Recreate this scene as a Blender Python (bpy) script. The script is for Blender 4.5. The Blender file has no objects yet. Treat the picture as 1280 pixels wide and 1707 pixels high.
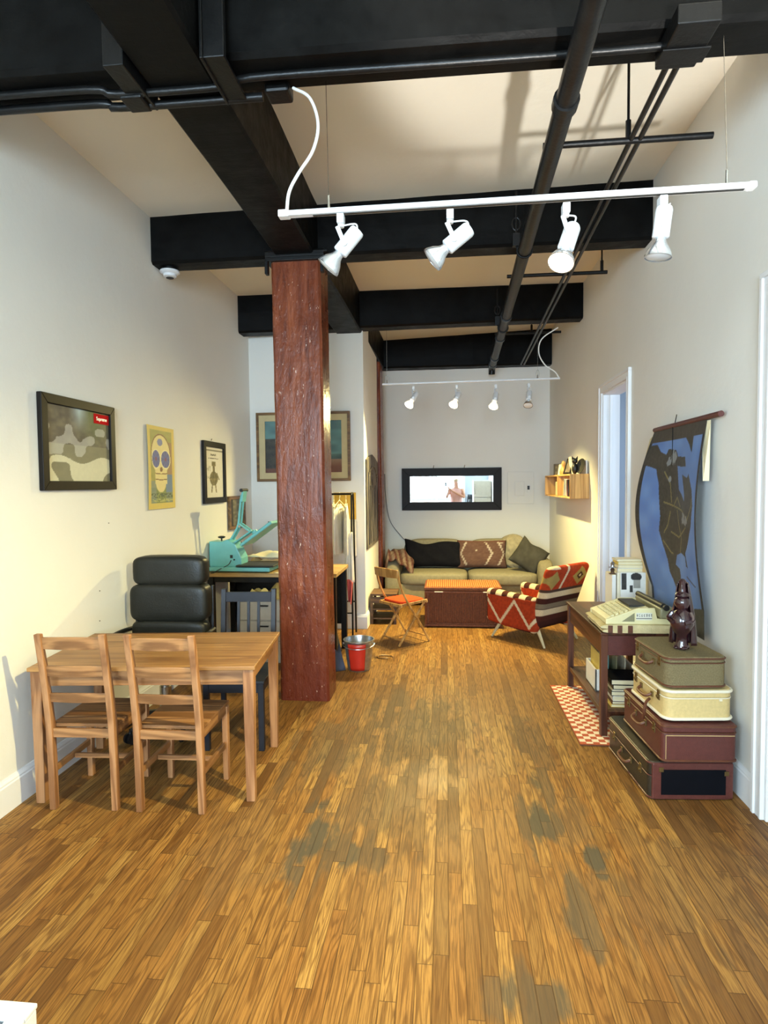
import bpy, bmesh, math, random
from mathutils import Vector, Matrix, Euler
random.seed(7)
PI = math.pi
scene = bpy.context.scene
C = scene.collection
def V(*a): return Vector(a)

# ------------------------------------------------------------------ camera
FPX, VPX, VPY, ROLL, CAMH = 1010.0, 744.0, 806.0, 0.010, 1.68
def _basis():
    dx, dy = VPX-640, VPY-853.5
    c, s = math.cos(ROLL), math.sin(ROLL)
    ux, uy = c*dx-s*dy, s*dx+c*dy
    p = math.atan(-uy/FPX); yw = math.atan(-ux/FPX*math.cos(p))
    f = V(math.sin(yw)*math.cos(p), math.cos(yw)*math.cos(p), -math.sin(p))
    r = V(math.cos(yw), -math.sin(yw), 0); u = r.cross(f)
    return c*r-s*u, s*r+c*u, f
CR, CU, CF = _basis()
CO = V(0, 0, CAMH)
cam_data = bpy.data.cameras.new('camera'); cam = bpy.data.objects.new('camera', cam_data); C.objects.link(cam)
cam.matrix_world = Matrix(((CR.x, CU.x, -CF.x, CO.x), (CR.y, CU.y, -CF.y, CO.y), (CR.z, CU.z, -CF.z, CO.z), (0, 0, 0, 1)))
cam_data.sensor_fit = 'HORIZONTAL'; cam_data.sensor_width = 36; cam_data.lens = 36*FPX/1280
cam_data.clip_start = 0.02
scene.camera = cam
def _ray(x, y): return CF+CR*((x-640)/FPX)-CU*((y-853.5)/FPX)
def at(x, y, X=None, Y=None, Z=None):
    """point seen at a pixel of the photograph, at a known wall / depth / height"""
    d = _ray(x, y)
    if X is not None: t = X/d.x
    elif Y is not None: t = Y/d.y
    else: t = (Z-CAMH)/d.z
    return CO+d*t

# ------------------------------------------------------------------ view, world, big lights
scene.view_settings.view_transform = 'Standard'
scene.view_settings.look = 'None'
scene.view_settings.gamma = 1
scene.view_settings.use_curve_mapping = False
scene.view_settings.exposure = 0.0
w = bpy.data.worlds.new('world'); scene.world = w; w.use_nodes = True
w.node_tree.nodes['Background'].inputs[0].default_value = (0.72, 0.86, 1.0, 1)
w.node_tree.nodes['Background'].inputs[1].default_value = 1.3
scene.cycles.max_bounces = 10
scene.cycles.diffuse_bounces = 6
scene.cycles.use_denoising = True
scene.cycles.sample_clamp_indirect = 8

def light(name, kind, loc, target, energy, color, **kw):
    d = bpy.data.lights.new(name, kind); d.energy = energy; d.color = color
    for k, v in kw.items(): setattr(d, k, v)
    o = bpy.data.objects.new(name, d); C.objects.link(o); o.location = loc
    o.rotation_euler = (Vector(target)-Vector(loc)).to_track_quat('-Z', 'Y').to_euler()
    return o
WARM = (1.0, 0.83, 0.33)
COOL = (0.64, 0.84, 1.0)
# daylight through the big window behind the photographer
light('window_daylight', 'AREA', (-0.3, -4.15, 2.1), (-0.3, 5, 1.9), 800, COOL, shape='RECTANGLE', size=2.3, size_y=1.9)
# cool fill outside an added left window, brightens the right wall
light('added_side_fill', 'AREA', (-2.62, -1.7, 2.0), (1.55, 2.4, 1.2), 330, COOL, shape='RECTANGLE', size=1.7, size_y=1.9)
# sun glancing up off the glossy floor behind the photographer, onto the ceiling
light('sun_glint_from_floor', 'SPOT', (1.25, -1.7, .25), (.75, 2.3, 3.87), 2100, (1, .97, .92), spot_size=math.radians(25), spot_blend=.35, shadow_soft_size=.12)
light('side_room_daylight', 'AREA', (3.4, 5.2, 1.9), (1.8, 5.9, 1.4), 40, (0.62, 0.78, 1.0), shape='RECTANGLE', size=1.0, size_y=1.6)

# ------------------------------------------------------------------ materials
def srgb(r, g, b):
    def f(c):
        c /= 255.0
        return c/12.92 if c <= 0.04045 else ((c+0.055)/1.055)**2.4
    return (f(r), f(g), f(b), 1)
class NT:
    def __init__(s, name):
        s.m = bpy.data.materials.new(name); s.m.use_nodes = True
        s.t = s.m.node_tree; s.b = s.t.nodes['Principled BSDF']
    def n(s, kind, **kw):
        x = s.t.nodes.new(kind)
        for k, v in kw.items(): setattr(x, k, v)
        return x
    def put(s, sock, v):
        if v is None: return
        if isinstance(v, bpy.types.NodeSocket): s.t.links.new(v, sock)
        else: sock.default_value = v
    def mth(s, op, a, b=None, c=None):
        x = s.n('ShaderNodeMath', operation=op)
        s.put(x.inputs[0], a); s.put(x.inputs[1], b); s.put(x.inputs[2], c)
        return x.outputs[0]
    def comb(s, x, y, z):
        c = s.n('ShaderNodeCombineXYZ')
        for i, v in enumerate((x, y, z)): s.put(c.inputs[i], v)
        return c.outputs[0]
    def vm(s, op, a, b):
        x = s.n('ShaderNodeVectorMath', operation=op); s.put(x.inputs[0], a); s.put(x.inputs[1], b)
        return x.outputs[0]
    def noise(s, vec, scale=5, detail=3, rough=.5, dist=0):
        x = s.n('ShaderNodeTexNoise'); s.put(x.inputs['Vector'], vec)
        x.inputs['Scale'].default_value = scale; x.inputs['Detail'].default_value = detail
        x.inputs['Roughness'].default_value = rough; x.inputs['Distortion'].default_value = dist
        return x.outputs[0]
    def ramp(s, fac, stops, mode='LINEAR'):
        x = s.n('ShaderNodeValToRGB'); x.color_ramp.interpolation = mode; s.put(x.inputs[0], fac)
        e = x.color_ramp.elements
        while len(e) < len(stops): e.new(0.5)
        for el, (p, c) in zip(e, stops):
            el.position = p; el.color = c if len(c) == 4 else (*c, 1)
        return x.outputs[0]
    def mix(s, fac, a, b, mode='MIX'):
        x = s.n('ShaderNodeMix', data_type='RGBA', blend_type=mode)
        s.put(x.inputs[0], fac); s.put(x.inputs[6], a); s.put(x.inputs[7], b)
        return x.outputs[2]
    def mr(s, v, a, b, c=0, d=1):
        x = s.n('ShaderNodeMapRange'); s.put(x.inputs[0], v)
        for i, q in enumerate((a, b, c, d)): s.put(x.inputs[i+1], q)
        return x.outputs[0]
    def bump(s, h, strength=.2, dist=.01):
        x = s.n('ShaderNodeBump'); x.inputs['Strength'].default_value = strength
        x.inputs['Distance'].default_value = dist; s.put(x.inputs['Height'], h)
        s.put(s.b.inputs['Normal'], x.outputs[0])
    def obj(s): return s.n('ShaderNodeTexCoord').outputs['Object']
    def pos(s): return s.n('ShaderNodeNewGeometry').outputs['Position']
    def fin(s, col=None, rough=None, metal=None, spec=None, coat=None):
        s.put(s.b.inputs['Base Color'], col); s.put(s.b.inputs['Roughness'], rough)
        s.put(s.b.inputs['Metallic'], metal); s.put(s.b.inputs['Specular IOR Level'], spec)
        s.put(s.b.inputs['Coat Weight'], coat)
        return s.m
def dk(c, f): return (c[0]*f, c[1]*f, c[2]*f, 1)
def plain(name, c, rough=.5, metal=0, var=.12, scale=12, bump=0, bscale=60, spec=.5, coat=0):
    t = NT(name); o = t.obj()
    n = t.noise(o, scale, 4)
    col = t.ramp(n, [(.3, dk(c, 1-var)), (.7, dk(c, 1+var))])
    if bump: t.bump(t.noise(o, bscale, 3), bump, .004)
    return t.fin(col, rough, metal, spec, coat)
def wood(name, c1, c2, axis=0, scale=1.0, rough=.45, planks=None, coat=0):
    """grain runs along the axis; planks = (axis across, width) gives glued staves their own tone"""
    t = NT(name); o = t.obj()
    sc = [22*scale]*3; sc[axis] = 1.6*scale
    v = t.vm('MULTIPLY', o, tuple(sc))
    tone = None
    if planks:
        sp = t.n('ShaderNodeSeparateXYZ'); t.put(sp.inputs[0], o)
        k = t.mth('FLOOR', t.mth('DIVIDE', sp.outputs[planks[0]], planks[1]))
        wn = t.n('ShaderNodeTexWhiteNoise', noise_dimensions='1D'); t.put(wn.inputs['W'], k)
        tone = wn.outputs[0]
        v = t.vm('ADD', v, t.comb(t.mth('MULTIPLY', k, 3.7), t.mth('MULTIPLY', k, 5.1), t.mth('MULTIPLY', k, 2.3)))
    n = t.noise(v, .32, 4, .55, .6)
    g = t.mth('MULTIPLY_ADD', t.mth('SINE', t.mth('MULTIPLY', n, 34)), .5, .5)
    f = t.noise(v, 3, 5, .6)
    m = t.mth('ADD', t.mth('MULTIPLY', g, .55), t.mth('MULTIPLY', f, .5))
    if tone is not None: m = t.mth('ADD', t.mth('MULTIPLY', m, .65), t.mth('MULTIPLY', tone, .4))
    col = t.ramp(m, [(.2, c1), (.85, c2)])
    t.bump(m, .08, .002)
    return t.fin(col, rough, None, .4, coat)
def painted():
    """reads the pigment stored on the mesh"""
    t = NT('printed_pigment'); a = t.n('ShaderNodeAttribute', attribute_name='Col')
    n = t.noise(t.obj(), 40, 3)
    col = t.mix(t.mr(n, .3, .7, 0, .10), a.outputs['Color'], (0.25, 0.22, 0.18, 1))
    return t.fin(col, .6)
def woven():
    t = NT('woven_pigment'); a = t.n('ShaderNodeAttribute', attribute_name='Col')
    n = t.noise(t.obj(), 160, 3)
    col = t.mix(t.mr(n, .3, .7, 0, .3), a.outputs['Color'], (0.05, 0.03, 0.02, 1))
    t.bump(n, .5, .003)
    return t.fin(col, .95, None, .1)

def m_floor():
    t = NT('oak_strip_floor'); p = t.pos()
    sp = t.n('ShaderNodeSeparateXYZ'); t.put(sp.inputs[0], p); X, Y = sp.outputs[0], sp.outputs[1]
    bx = t.mth('DIVIDE', X, .057); row = t.mth('FLOOR', bx); fx = t.mth('FRACT', bx)
    w1 = t.n('ShaderNodeTexWhiteNoise', noise_dimensions='1D'); t.put(w1.inputs['W'], row)
    ln = t.mth('MULTIPLY_ADD', w1.outputs[0], .5, .45)
    by = t.mth('ADD', t.mth('DIVIDE', Y, ln), t.mth('MULTIPLY', w1.outputs[0], 37)); fy = t.mth('FRACT', by)
    idx = t.mth('FLOOR', by)
    w2 = t.n('ShaderNodeTexWhiteNoise', noise_dimensions='2D'); t.put(w2.inputs['Vector'], t.comb(row, idx, 0))
    rnd = w2.outputs[0]; rcol = w2.outputs[1]
    off = t.vm('SCALE', rcol, None); off.node.inputs['Scale'].default_value = 40
    v = t.vm('ADD', t.comb(t.mth('MULTIPLY', X, 15), t.mth('MULTIPLY', Y, 1.05), 0), off)
    n1 = t.noise(v, 1.0, 2.0, .5, .3)
    ring = t.mth('MULTIPLY_ADD', t.mth('SINE', t.mth('MULTIPLY', n1, 78)), .5, .5)
    ring = t.mth('POWER', ring, 2.6)
    v2 = t.vm('ADD', t.comb(t.mth('MULTIPLY', X, 260), t.mth('MULTIPLY', Y, 7), 0), off)
    fine = t.noise(v2, 1.0, 4, .65)
    base = t.ramp(rnd, [(0, srgb(108, 74, 36)), (.15, srgb(138, 98, 50)), (.4, srgb(158, 116, 60)), (.65, srgb(142, 98, 48)), (.88, srgb(172, 132, 72)), (1, srgb(100, 68, 34))])
    base = t.mix(t.mth('MULTIPLY', t.mr(ring, .15, .85), .66), base, srgb(88, 54, 22))
    base = t.mix(t.mr(fine, .42, .64, 0, .72), base, srgb(74, 46, 22))
    big = t.noise(p, .55, 3)
    base = t.mix(t.mr(big, .42, .62, 0, .45), base, srgb(108, 78, 46))
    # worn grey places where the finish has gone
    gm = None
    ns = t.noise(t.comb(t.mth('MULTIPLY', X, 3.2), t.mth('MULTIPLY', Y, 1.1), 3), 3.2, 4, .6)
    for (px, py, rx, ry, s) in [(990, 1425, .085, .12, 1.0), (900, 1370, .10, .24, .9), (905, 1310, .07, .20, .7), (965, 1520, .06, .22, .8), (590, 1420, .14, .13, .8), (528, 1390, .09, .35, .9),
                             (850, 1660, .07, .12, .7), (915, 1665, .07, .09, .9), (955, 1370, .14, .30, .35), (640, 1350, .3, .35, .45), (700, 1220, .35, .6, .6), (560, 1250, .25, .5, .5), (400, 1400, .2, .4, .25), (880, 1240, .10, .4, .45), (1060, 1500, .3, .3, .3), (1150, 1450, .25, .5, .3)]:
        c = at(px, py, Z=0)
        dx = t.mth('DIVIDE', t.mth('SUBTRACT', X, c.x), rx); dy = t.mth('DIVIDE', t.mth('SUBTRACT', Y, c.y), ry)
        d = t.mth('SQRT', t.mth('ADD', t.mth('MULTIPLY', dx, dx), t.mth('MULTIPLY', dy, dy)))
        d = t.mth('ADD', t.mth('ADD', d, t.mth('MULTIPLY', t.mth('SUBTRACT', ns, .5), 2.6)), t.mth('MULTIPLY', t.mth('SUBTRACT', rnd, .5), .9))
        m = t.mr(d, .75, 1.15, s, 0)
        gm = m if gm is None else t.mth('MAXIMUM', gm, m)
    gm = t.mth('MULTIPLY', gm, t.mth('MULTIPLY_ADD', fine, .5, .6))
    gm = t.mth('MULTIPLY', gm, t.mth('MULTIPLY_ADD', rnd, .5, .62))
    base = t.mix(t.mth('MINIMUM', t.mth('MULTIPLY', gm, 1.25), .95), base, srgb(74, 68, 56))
    e1 = t.mth('MINIMUM', fx, t.mth('SUBTRACT', 1, fx))
    g1 = t.mr(e1, .012, .05, 1, 0)
    e2 = t.mth('MULTIPLY', t.mth('MINIMUM', fy, t.mth('SUBTRACT', 1, fy)), ln)
    g2 = t.mr(e2, .0008, .0025, 1, 0)
    gap = t.mth('MULTIPLY', t.mth('MAXIMUM', g1, g2), .62)
    col = t.mix(gap, base, srgb(50, 30, 14))
    t.bump(t.mth('SUBTRACT', t.mth('MULTIPLY', fine, .12), gap), .35, .002)
    r = t.mth('ADD', t.mr(t.noise(p, 2.5, 3), .3, .7, .40, .54), t.mth('MULTIPLY', gm, .3))
    return t.fin(col, r, None, .16)
def m_wall(name, c, bump=.12, sc=9):
    t = NT(name); p = t.pos()
    n = t.noise(p, 1.3, 4); f = t.noise(p, sc, 5, .6)
    col = t.ramp(n, [(.3, dk(c, .955)), (.7, dk(c, 1.0))])
    t.bump(f, bump, .02)
    return t.fin(col, .62, None, .25)
def m_post():
    t = NT('red_brown_gloss_paint'); p = t.pos()
    v = t.vm('MULTIPLY', p, (14, 14, 1.6))
    n = t.noise(v, 1, 5, .6, 1.2); k = t.noise(p, 9, 5, .65, .5); b = t.noise(t.vm('MULTIPLY', p, (30, 30, 9)), 1, 4, .6)
    col = t.ramp(n, [(.3, srgb(76, 34, 20)), (.5, srgb(112, 56, 34)), (.72, srgb(140, 78, 50))])
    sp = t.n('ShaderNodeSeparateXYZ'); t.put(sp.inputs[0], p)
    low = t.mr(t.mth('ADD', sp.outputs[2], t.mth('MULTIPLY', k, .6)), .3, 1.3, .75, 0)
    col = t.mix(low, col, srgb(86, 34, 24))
    chips = t.noise(t.vm('MULTIPLY', p, (70, 70, 22)), 1, 3, .5)
    ch = t.mth('MULTIPLY', t.mr(chips, .68, .70), t.mr(k, .47, .54))
    col = t.mix(ch, col, srgb(205, 178, 160))
    crack = t.noise(t.vm('MULTIPLY', p, (16, 16, 1.1)), 1, 4, .6, .3)
    col = t.mix(t.mr(crack, .30, .25), col, srgb(40, 18, 12))
    h = t.mth('ADD', t.mth('MULTIPLY', b, .8), t.mth('MULTIPLY', k, .6))
    t.bump(h, .75, .012)
    return t.fin(col, t.mr(k, .3, .7, .22, .40), None, .22, .03)
def m_beam():
    t = NT('black_gloss_paint'); p = t.pos()
    n = t.noise(p, 7, 5, .65); v = t.noise(t.vm('MULTIPLY', p, (2, 12, 12)), 1, 4)
    col = t.ramp(n, [(.3, srgb(7, 7, 7)), (.75, srgb(17, 17, 16))])
    t.bump(t.mth('ADD', n, v), .35, .01)
    return t.fin(col, t.mr(n, .3, .7, .36, .58), None, .09)
MT = {}
MT['floor'] = m_floor()
MT['wall'] = m_wall('warm_white_wall_paint', srgb(228, 226, 218))
MT['ceiling'] = m_wall('ceiling_plaster', srgb(234, 229, 214), .2, 5)
MT['trim'] = m_wall('white_gloss_trim', srgb(228, 228, 228), .05, 12)
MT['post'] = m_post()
MT['beam'] = m_beam()
MT['iron'] = plain('black_iron', srgb(13, 13, 13), .42, .1, .3, 20, .3, 60, .3)
MT['conduit'] = plain('black_painted_pipe', srgb(20, 20, 20), .35, .1, .3, 15, .25, 60, .3)
MT['white'] = plain('white_enamel', srgb(214, 216, 218), .3, 0, .03)
MT['white_plastic'] = plain('white_plastic', srgb(226, 224, 218), .4, 0, .03)
MT['silver'] = plain('pressed_aluminium', srgb(215, 220, 225), .22, .9, .1, 30)
MT['chrome'] = plain('worn_metal', srgb(190, 185, 175), .25, 1, .15, 30)
MT['brass'] = plain('tarnished_brass', srgb(118, 98, 60), .45, .8, .2, 40)
MT['pine'] = wood('oiled_pine_x', srgb(112, 74, 42), srgb(164, 118, 74), 0, 1.0, .45)
MT['pine_top'] = wood('glued_pine_top', srgb(122, 82, 42), srgb(172, 128, 76), 0, .8, .38, (1, .085))
MT['pine_z'] = wood('oiled_pine_z', srgb(122, 80, 48), srgb(168, 122, 82), 2, 1.0, .45)
MT['pine_y'] = wood('oiled_pine_y', srgb(106, 68, 38), srgb(156, 112, 70), 1, 1.0, .4)
MT['leather'] = plain('black_leather', srgb(26, 27, 24), .42, 0, .15, 20, .25, 90, .3)
MT['black_plastic'] = plain('black_plastic', srgb(18, 18, 19), .45, 0, .2)
MT['black_paint'] = plain('blue_black_painted_wood', srgb(30, 33, 42), .42, 0, .12, 12, 0, 60, .3)
MT['teal'] = plain('teal_enamel', srgb(108, 180, 178), .35, 0, .05)
MT['desk'] = wood('birch_ply_top', srgb(150, 116, 66), srgb(196, 164, 108), 0, 1, .5)
MT['canvas'] = plain('oatmeal_canvas', srgb(140, 133, 110), .95, 0, .1, 30, .5, 200, .1)
MT['canvas_dark'] = plain('oatmeal_canvas_body', srgb(142, 134, 108), .95, 0, .1, 30, .5, 200, .1)  # sofa base, arms and back frame, close to the cushion tone
MT['navy'] = plain('navy_black_cotton', srgb(21, 21, 26), .9, 0, .2, 20, .4, 150, .1)
MT['grey_cloth'] = plain('charcoal_cotton', srgb(70, 68, 60), .92, 0, .25, 9, .5, 120, .1)
MT['cream_throw'] = plain('cream_knitted_throw', srgb(158, 148, 120), .95, 0, .2, 14, .9, 70, .1)
MT['wicker_dark'] = plain('woven_wicker', srgb(112, 62, 34), .6, 0, .35, 60, .6, 120, .3)
MT['wicker_light'] = plain('light_wicker', srgb(182, 110, 60), .55, 0, .3, 50, .6, 120, .3)
MT['old_wood'] = wood('dark_stained_wood', srgb(52, 28, 18), srgb(96, 56, 36), 1, 1, .42)
MT['old_wood_z'] = wood('dark_stained_leg', srgb(56, 30, 20), srgb(98, 58, 40), 2, 1, .42)
MT['brown_wood'] = wood('worn_brown_wood', srgb(64, 44, 28), srgb(104, 74, 46), 0, 1, .55)
MT['oak_round'] = wood('varnished_beech', srgb(140, 96, 46), srgb(190, 144, 80), 2, 1, .35)
MT['red_felt'] = plain('red_felt', srgb(196, 66, 30), .9, 0, .15, 30, .4, 180, .1)
MT['red_paint'] = plain('red_enamel', srgb(176, 40, 26), .35, 0, .1)
MT['label_red'] = plain('matt_red_label', srgb(190, 26, 26), .85, 0, .04, 12, 0, 60, .1)
MT['zinc'] = plain('galvanised_steel', srgb(170, 172, 174), .3, .9, .25, 25, .1)
MT['paper'] = plain('cream_paper', srgb(226, 214, 176), .75, 0, .06)
MT['kraft'] = plain('brown_paper', srgb(190, 160, 112), .8, 0, .08, 12, .3, 30)
MT['white_cotton'] = plain('white_cotton', srgb(226, 222, 208), .9, 0, .06, 10, .4, 30)
MT['yellow_paper'] = plain('yellow_card', srgb(210, 168, 62), .7, 0, .06)
MT['yellow_cloth'] = plain('pale_yellow_cloth', srgb(232, 206, 118), .85, 0, .08)
MT['pink_cloth'] = plain('pink_cloth', srgb(196, 92, 90), .9, 0, .15)
MT['dark_cloth'] = plain('dark_jumble_cloth', srgb(34, 36, 40), .9, 0, .4, 6, .6, 20)
MT['blue_cloth'] = plain('slate_blue_cloth', srgb(58, 66, 92), .9, 0, .3, 8, .6, 20)
MT['grey_metal'] = plain('painted_grey_cabinet', srgb(188, 184, 170), .5, 0, .05)
MT['frame_black'] = plain('black_picture_frame', srgb(22, 17, 13), .5, 0, .2, 30, 0, 60, .2)
MT['frame_wood'] = wood('gilded_brown_frame', srgb(86, 58, 26), srgb(128, 94, 48), 0, 1, .45)
MT['mat_linen'] = plain('linen_mount', srgb(190, 174, 132), .85, 0, .05)
MT['shelf_wood'] = wood('bamboo_board', srgb(160, 116, 60), srgb(206, 164, 100), 2, 1, .5)
MT['grey_wood'] = wood('weathered_grey_wood', srgb(56, 52, 48), srgb(120, 112, 102), 2, 1.3, .7)
MT['tweed'] = plain('olive_tweed_cloth', srgb(118, 106, 76), .85, 0, .25, 180, .6, 250, .2)
MT['tan_leather'] = plain('brown_leather_trim', srgb(94, 54, 34), .5, 0, .2, 30, .3)
MT['cream_vinyl'] = plain('cream_vinyl', srgb(206, 182, 124), .5, 0, .08, 60, .3, 160)
MT['ivory'] = plain('ivory_piping', srgb(228, 220, 196), .45, 0, .04)
MT['maroon'] = plain('maroon_leatherette', srgb(88, 44, 38), .42, 0, .12, 40, .4, 160)
MT['brown_leatherette'] = plain('brown_leatherette', srgb(92, 56, 34), .42, 0, .15, 40, .4, 160)
MT['dark_leatherette'] = plain('black_green_leatherette', srgb(42, 38, 30), .38, 0, .25, 25, .4, 160)
MT['slate'] = plain('blue_black_panel', srgb(10, 11, 17), .8, 0, .15, 12, 0, 60, .1)
MT['ceramic'] = plain('aubergine_glaze', srgb(48, 22, 28), .14, 0, .3, 14, .2, 40, .7, .6)
MT['key_cream'] = plain('cream_typewriter_enamel', srgb(226, 216, 166), .4, 0, .04)
MT['khaki'] = plain('khaki_grey_plastic', srgb(140, 136, 104), .4, 0, .1)
MT['dark_grey'] = plain('dark_grey_plastic', srgb(40, 40, 36), .5, 0, .15)
MT['blanket'] = plain('cream_wool_blanket', srgb(206, 190, 144), .95, 0, .08, 30, .6, 140, .1)
MT['cord_white'] = plain('white_cord', srgb(225, 225, 222), .45, 0, .03)
MT['cord_grey'] = plain('grey_cord', srgb(110, 108, 104), .5, 0, .1)
MT['mustard'] = plain('mustard_card', srgb(206, 180, 92), .7, 0, .06)
MT['skin'] = plain('skin', srgb(214, 164, 138), .55, 0, .05)
MT['pink_top'] = plain('pale_pink_cotton', srgb(222, 180, 176), .9, 0, .06, 14, .3)
MT['grey_wall'] = m_wall('blue_grey_paint', srgb(178, 188, 200))
MT['print'] = painted(); MT['weave'] = woven()
def m_mirror():
    t = NT('mirror_silver'); return t.fin((.93, .95, .95, 1), .015, 1.0)
MT['mirror'] = m_mirror()
def m_glass(name, c=(1, 1, 1, 1), rough=.05):
    t = NT(name); t.b.inputs['Transmission Weight'].default_value = 1; t.b.inputs['IOR'].default_value = 1.3
    return t.fin(c, rough)
def m_emit(name, c, s):
    t = NT(name); t.b.inputs['Emission Color'].default_value = (*c, 1); t.b.inputs['Emission Strength'].default_value = s
    return t.fin((1, .95, .85, 1), .4)
MT['bulb_on'] = m_emit('glowing_bulb_face', (1.0, .86, .60), 14)
MT['bulb_on_far'] = m_emit('glowing_bulb_face_far', (1.0, .88, .64), 14)
MT['bulb_body_on'] = m_emit('glowing_bulb_body', (1.0, .84, .55), 1.6)
MT['bulb_off'] = plain('frosted_bulb_face', srgb(205, 210, 214), .2, 0, .05)

# ------------------------------------------------------------------ mesh building
class MB:
    def __init__(s): s.v = []; s.f = []; s.mi = []; s.col = None
    def add(s, vs, fs, mi=0):
        n = len(s.v); s.v += [Vector(p) for p in vs]; s.f += [tuple(i+n for i in f) for f in fs]; s.mi += [mi]*len(fs)
        return s
    def box(s, x0, x1, y0, y1, z0, z1, mi=0):
        return s.add([(x0, y0, z0), (x1, y0, z0), (x1, y1, z0), (x0, y1, z0), (x0, y0, z1), (x1, y0, z1), (x1, y1, z1), (x0, y1, z1)],
                     [(0, 3, 2, 1), (4, 5, 6, 7), (0, 1, 5, 4), (1, 2, 6, 5), (2, 3, 7, 6), (3, 0, 4, 7)], mi)
    def hexa(s, b, t, mi=0):
        """four bottom and four top points, both counter-clockwise seen from above"""
        return s.add(list(b)+list(t), [(0, 3, 2, 1), (4, 5, 6, 7), (0, 1, 5, 4), (1, 2, 6, 5), (2, 3, 7, 6), (3, 0, 4, 7)], mi)
    def bar(s, p, q, w, h, up=(0, 0, 1), mi=0, w2=None, h2=None):
        p, q, up = Vector(p), Vector(q), Vector(up); d = (q-p).normalized()
        a = d.cross(up).normalized(); b = a.cross(d).normalized(); w2 = w if w2 is None else w2; h2 = h if h2 is None else h2
        A = [p-a*w/2-b*h/2, p+a*w/2-b*h/2, p+a*w/2+b*h/2, p-a*w/2+b*h/2]
        B = [q-a*w2/2-b*h2/2, q+a*w2/2-b*h2/2, q+a*w2/2+b*h2/2, q-a*w2/2+b*h2/2]
        return s.add(A+B, [(0, 1, 2, 3), (7, 6, 5, 4), (0, 4, 5, 1), (1, 5, 6, 2), (2, 6, 7, 3), (3, 7, 4, 0)], mi)
    def tube(s, pts, r, n=10, closed=False, mi=0):
        pts = [Vector(p) for p in pts]; N = len(pts); rs = r if isinstance(r, (list, tuple)) else [r]*N
        prev = None; vs = []
        for i, p in enumerate(pts):
            if closed: d = pts[(i+1) % N]-pts[i-1]
            else: d = pts[min(i+1, N-1)]-pts[max(i-1, 0)]
            d.normalize()
            a = prev if prev is not None else (Vector((0, 0, 1)) if abs(d.z) < .9 else Vector((1, 0, 0)))
            a = (a-d*a.dot(d)).normalized(); prev = a; b = d.cross(a)
            vs += [p+(a*math.cos(2*PI*k/n)+b*math.sin(2*PI*k/n))*rs[i] for k in range(n)]
        fs = []
        for i in range(N if closed else N-1):
            j = (i+1) % N
            fs += [(i*n+k, i*n+(k+1) % n, j*n+(k+1) % n, j*n+k) for k in range(n)]
        if not closed: fs += [tuple(range(n-1, -1, -1)), tuple((N-1)*n+k for k in range(n))]
        return s.add(vs, fs, mi)
    def cyl(s, p, q, r, n=20, r2=None, mi=0): return s.tube([p, q], [r, r if r2 is None else r2], n, mi=mi)
    def lathe(s, prof, o=(0, 0, 0), ax=(0, 0, 1), n=28, mi=0, caps=True):
        """prof: (radius, height) pairs along ax"""
        o, ax = Vector(o), Vector(ax).normalized()
        a = Vector((1, 0, 0)) if abs(ax.x) < .9 else Vector((0, 1, 0))
        a = (a-ax*a.dot(ax)).normalized(); b = ax.cross(a); vs = []
        for r, h in prof: vs += [o+ax*h+(a*math.cos(2*PI*k/n)+b*math.sin(2*PI*k/n))*max(r, 1e-5) for k in range(n)]
        fs = []
        for i in range(len(prof)-1): fs += [(i*n+k, i*n+(k+1) % n, (i+1)*n+(k+1) % n, (i+1)*n+k) for k in range(n)]
        if caps: fs += [tuple(range(n-1, -1, -1)), tuple((len(prof)-1)*n+k for k in range(n))]
        return s.add(vs, fs, mi)
    def prism(s, poly, d, mi=0):
        """poly: 3d points of a planar outline, pushed along the vector d"""
        P = [Vector(p) for p in poly]; d = Vector(d); n = len(P)
        return s.add(P+[p+d for p in P], [tuple(range(n-1, -1, -1)), tuple(range(n, 2*n))]+[(i, (i+1) % n, n+(i+1) % n, n+i) for i in range(n)], mi)
    def grid(s, fn, nu, nv, cf=None, mi=0):
        base = len(s.v)
        vs = [Vector(fn(i/nu, j/nv)) for j in range(nv+1) for i in range(nu+1)]
        fs = [(j*(nu+1)+i, j*(nu+1)+i+1, (j+1)*(nu+1)+i+1, (j+1)*(nu+1)+i) for j in range(nv) for i in range(nu)]
        if cf:
            if s.col is None: s.col = [(1, 1, 1, 1)]*base
            s.col += [srgb(*cf(i/nu, j/nv)) for j in range(nv+1) for i in range(nu+1)]
        return s.add(vs, fs, mi)
    def ball(s, c, rx, ry=None, rz=None, n=16, m=10, mi=0, fn=None):
        ry = rx if ry is None else ry; rz = rx if rz is None else rz; c = Vector(c); vs = [c+V(0, 0, -rz)]
        for j in range(1, m):
            ph = -PI/2+PI*j/m
            vs += [c+V(rx*math.cos(ph)*math.cos(2*PI*k/n), ry*math.cos(ph)*math.sin(2*PI*k/n), rz*math.sin(ph)) for k in range(n)]
        vs.append(c+V(0, 0, rz)); L = len(vs)-1
        fs = [(0, 1+(k+1) % n, 1+k) for k in range(n)]
        for j in range(m-2): fs += [(1+j*n+k, 1+j*n+(k+1) % n, 1+(j+1)*n+(k+1) % n, 1+(j+1)*n+k) for k in range(n)]
        fs += [(L, 1+(m-2)*n+k, 1+(m-2)*n+(k+1) % n) for k in range(n)]
        if fn: vs = [fn(v) for v in vs]
        return s.add(vs, fs, mi)
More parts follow.
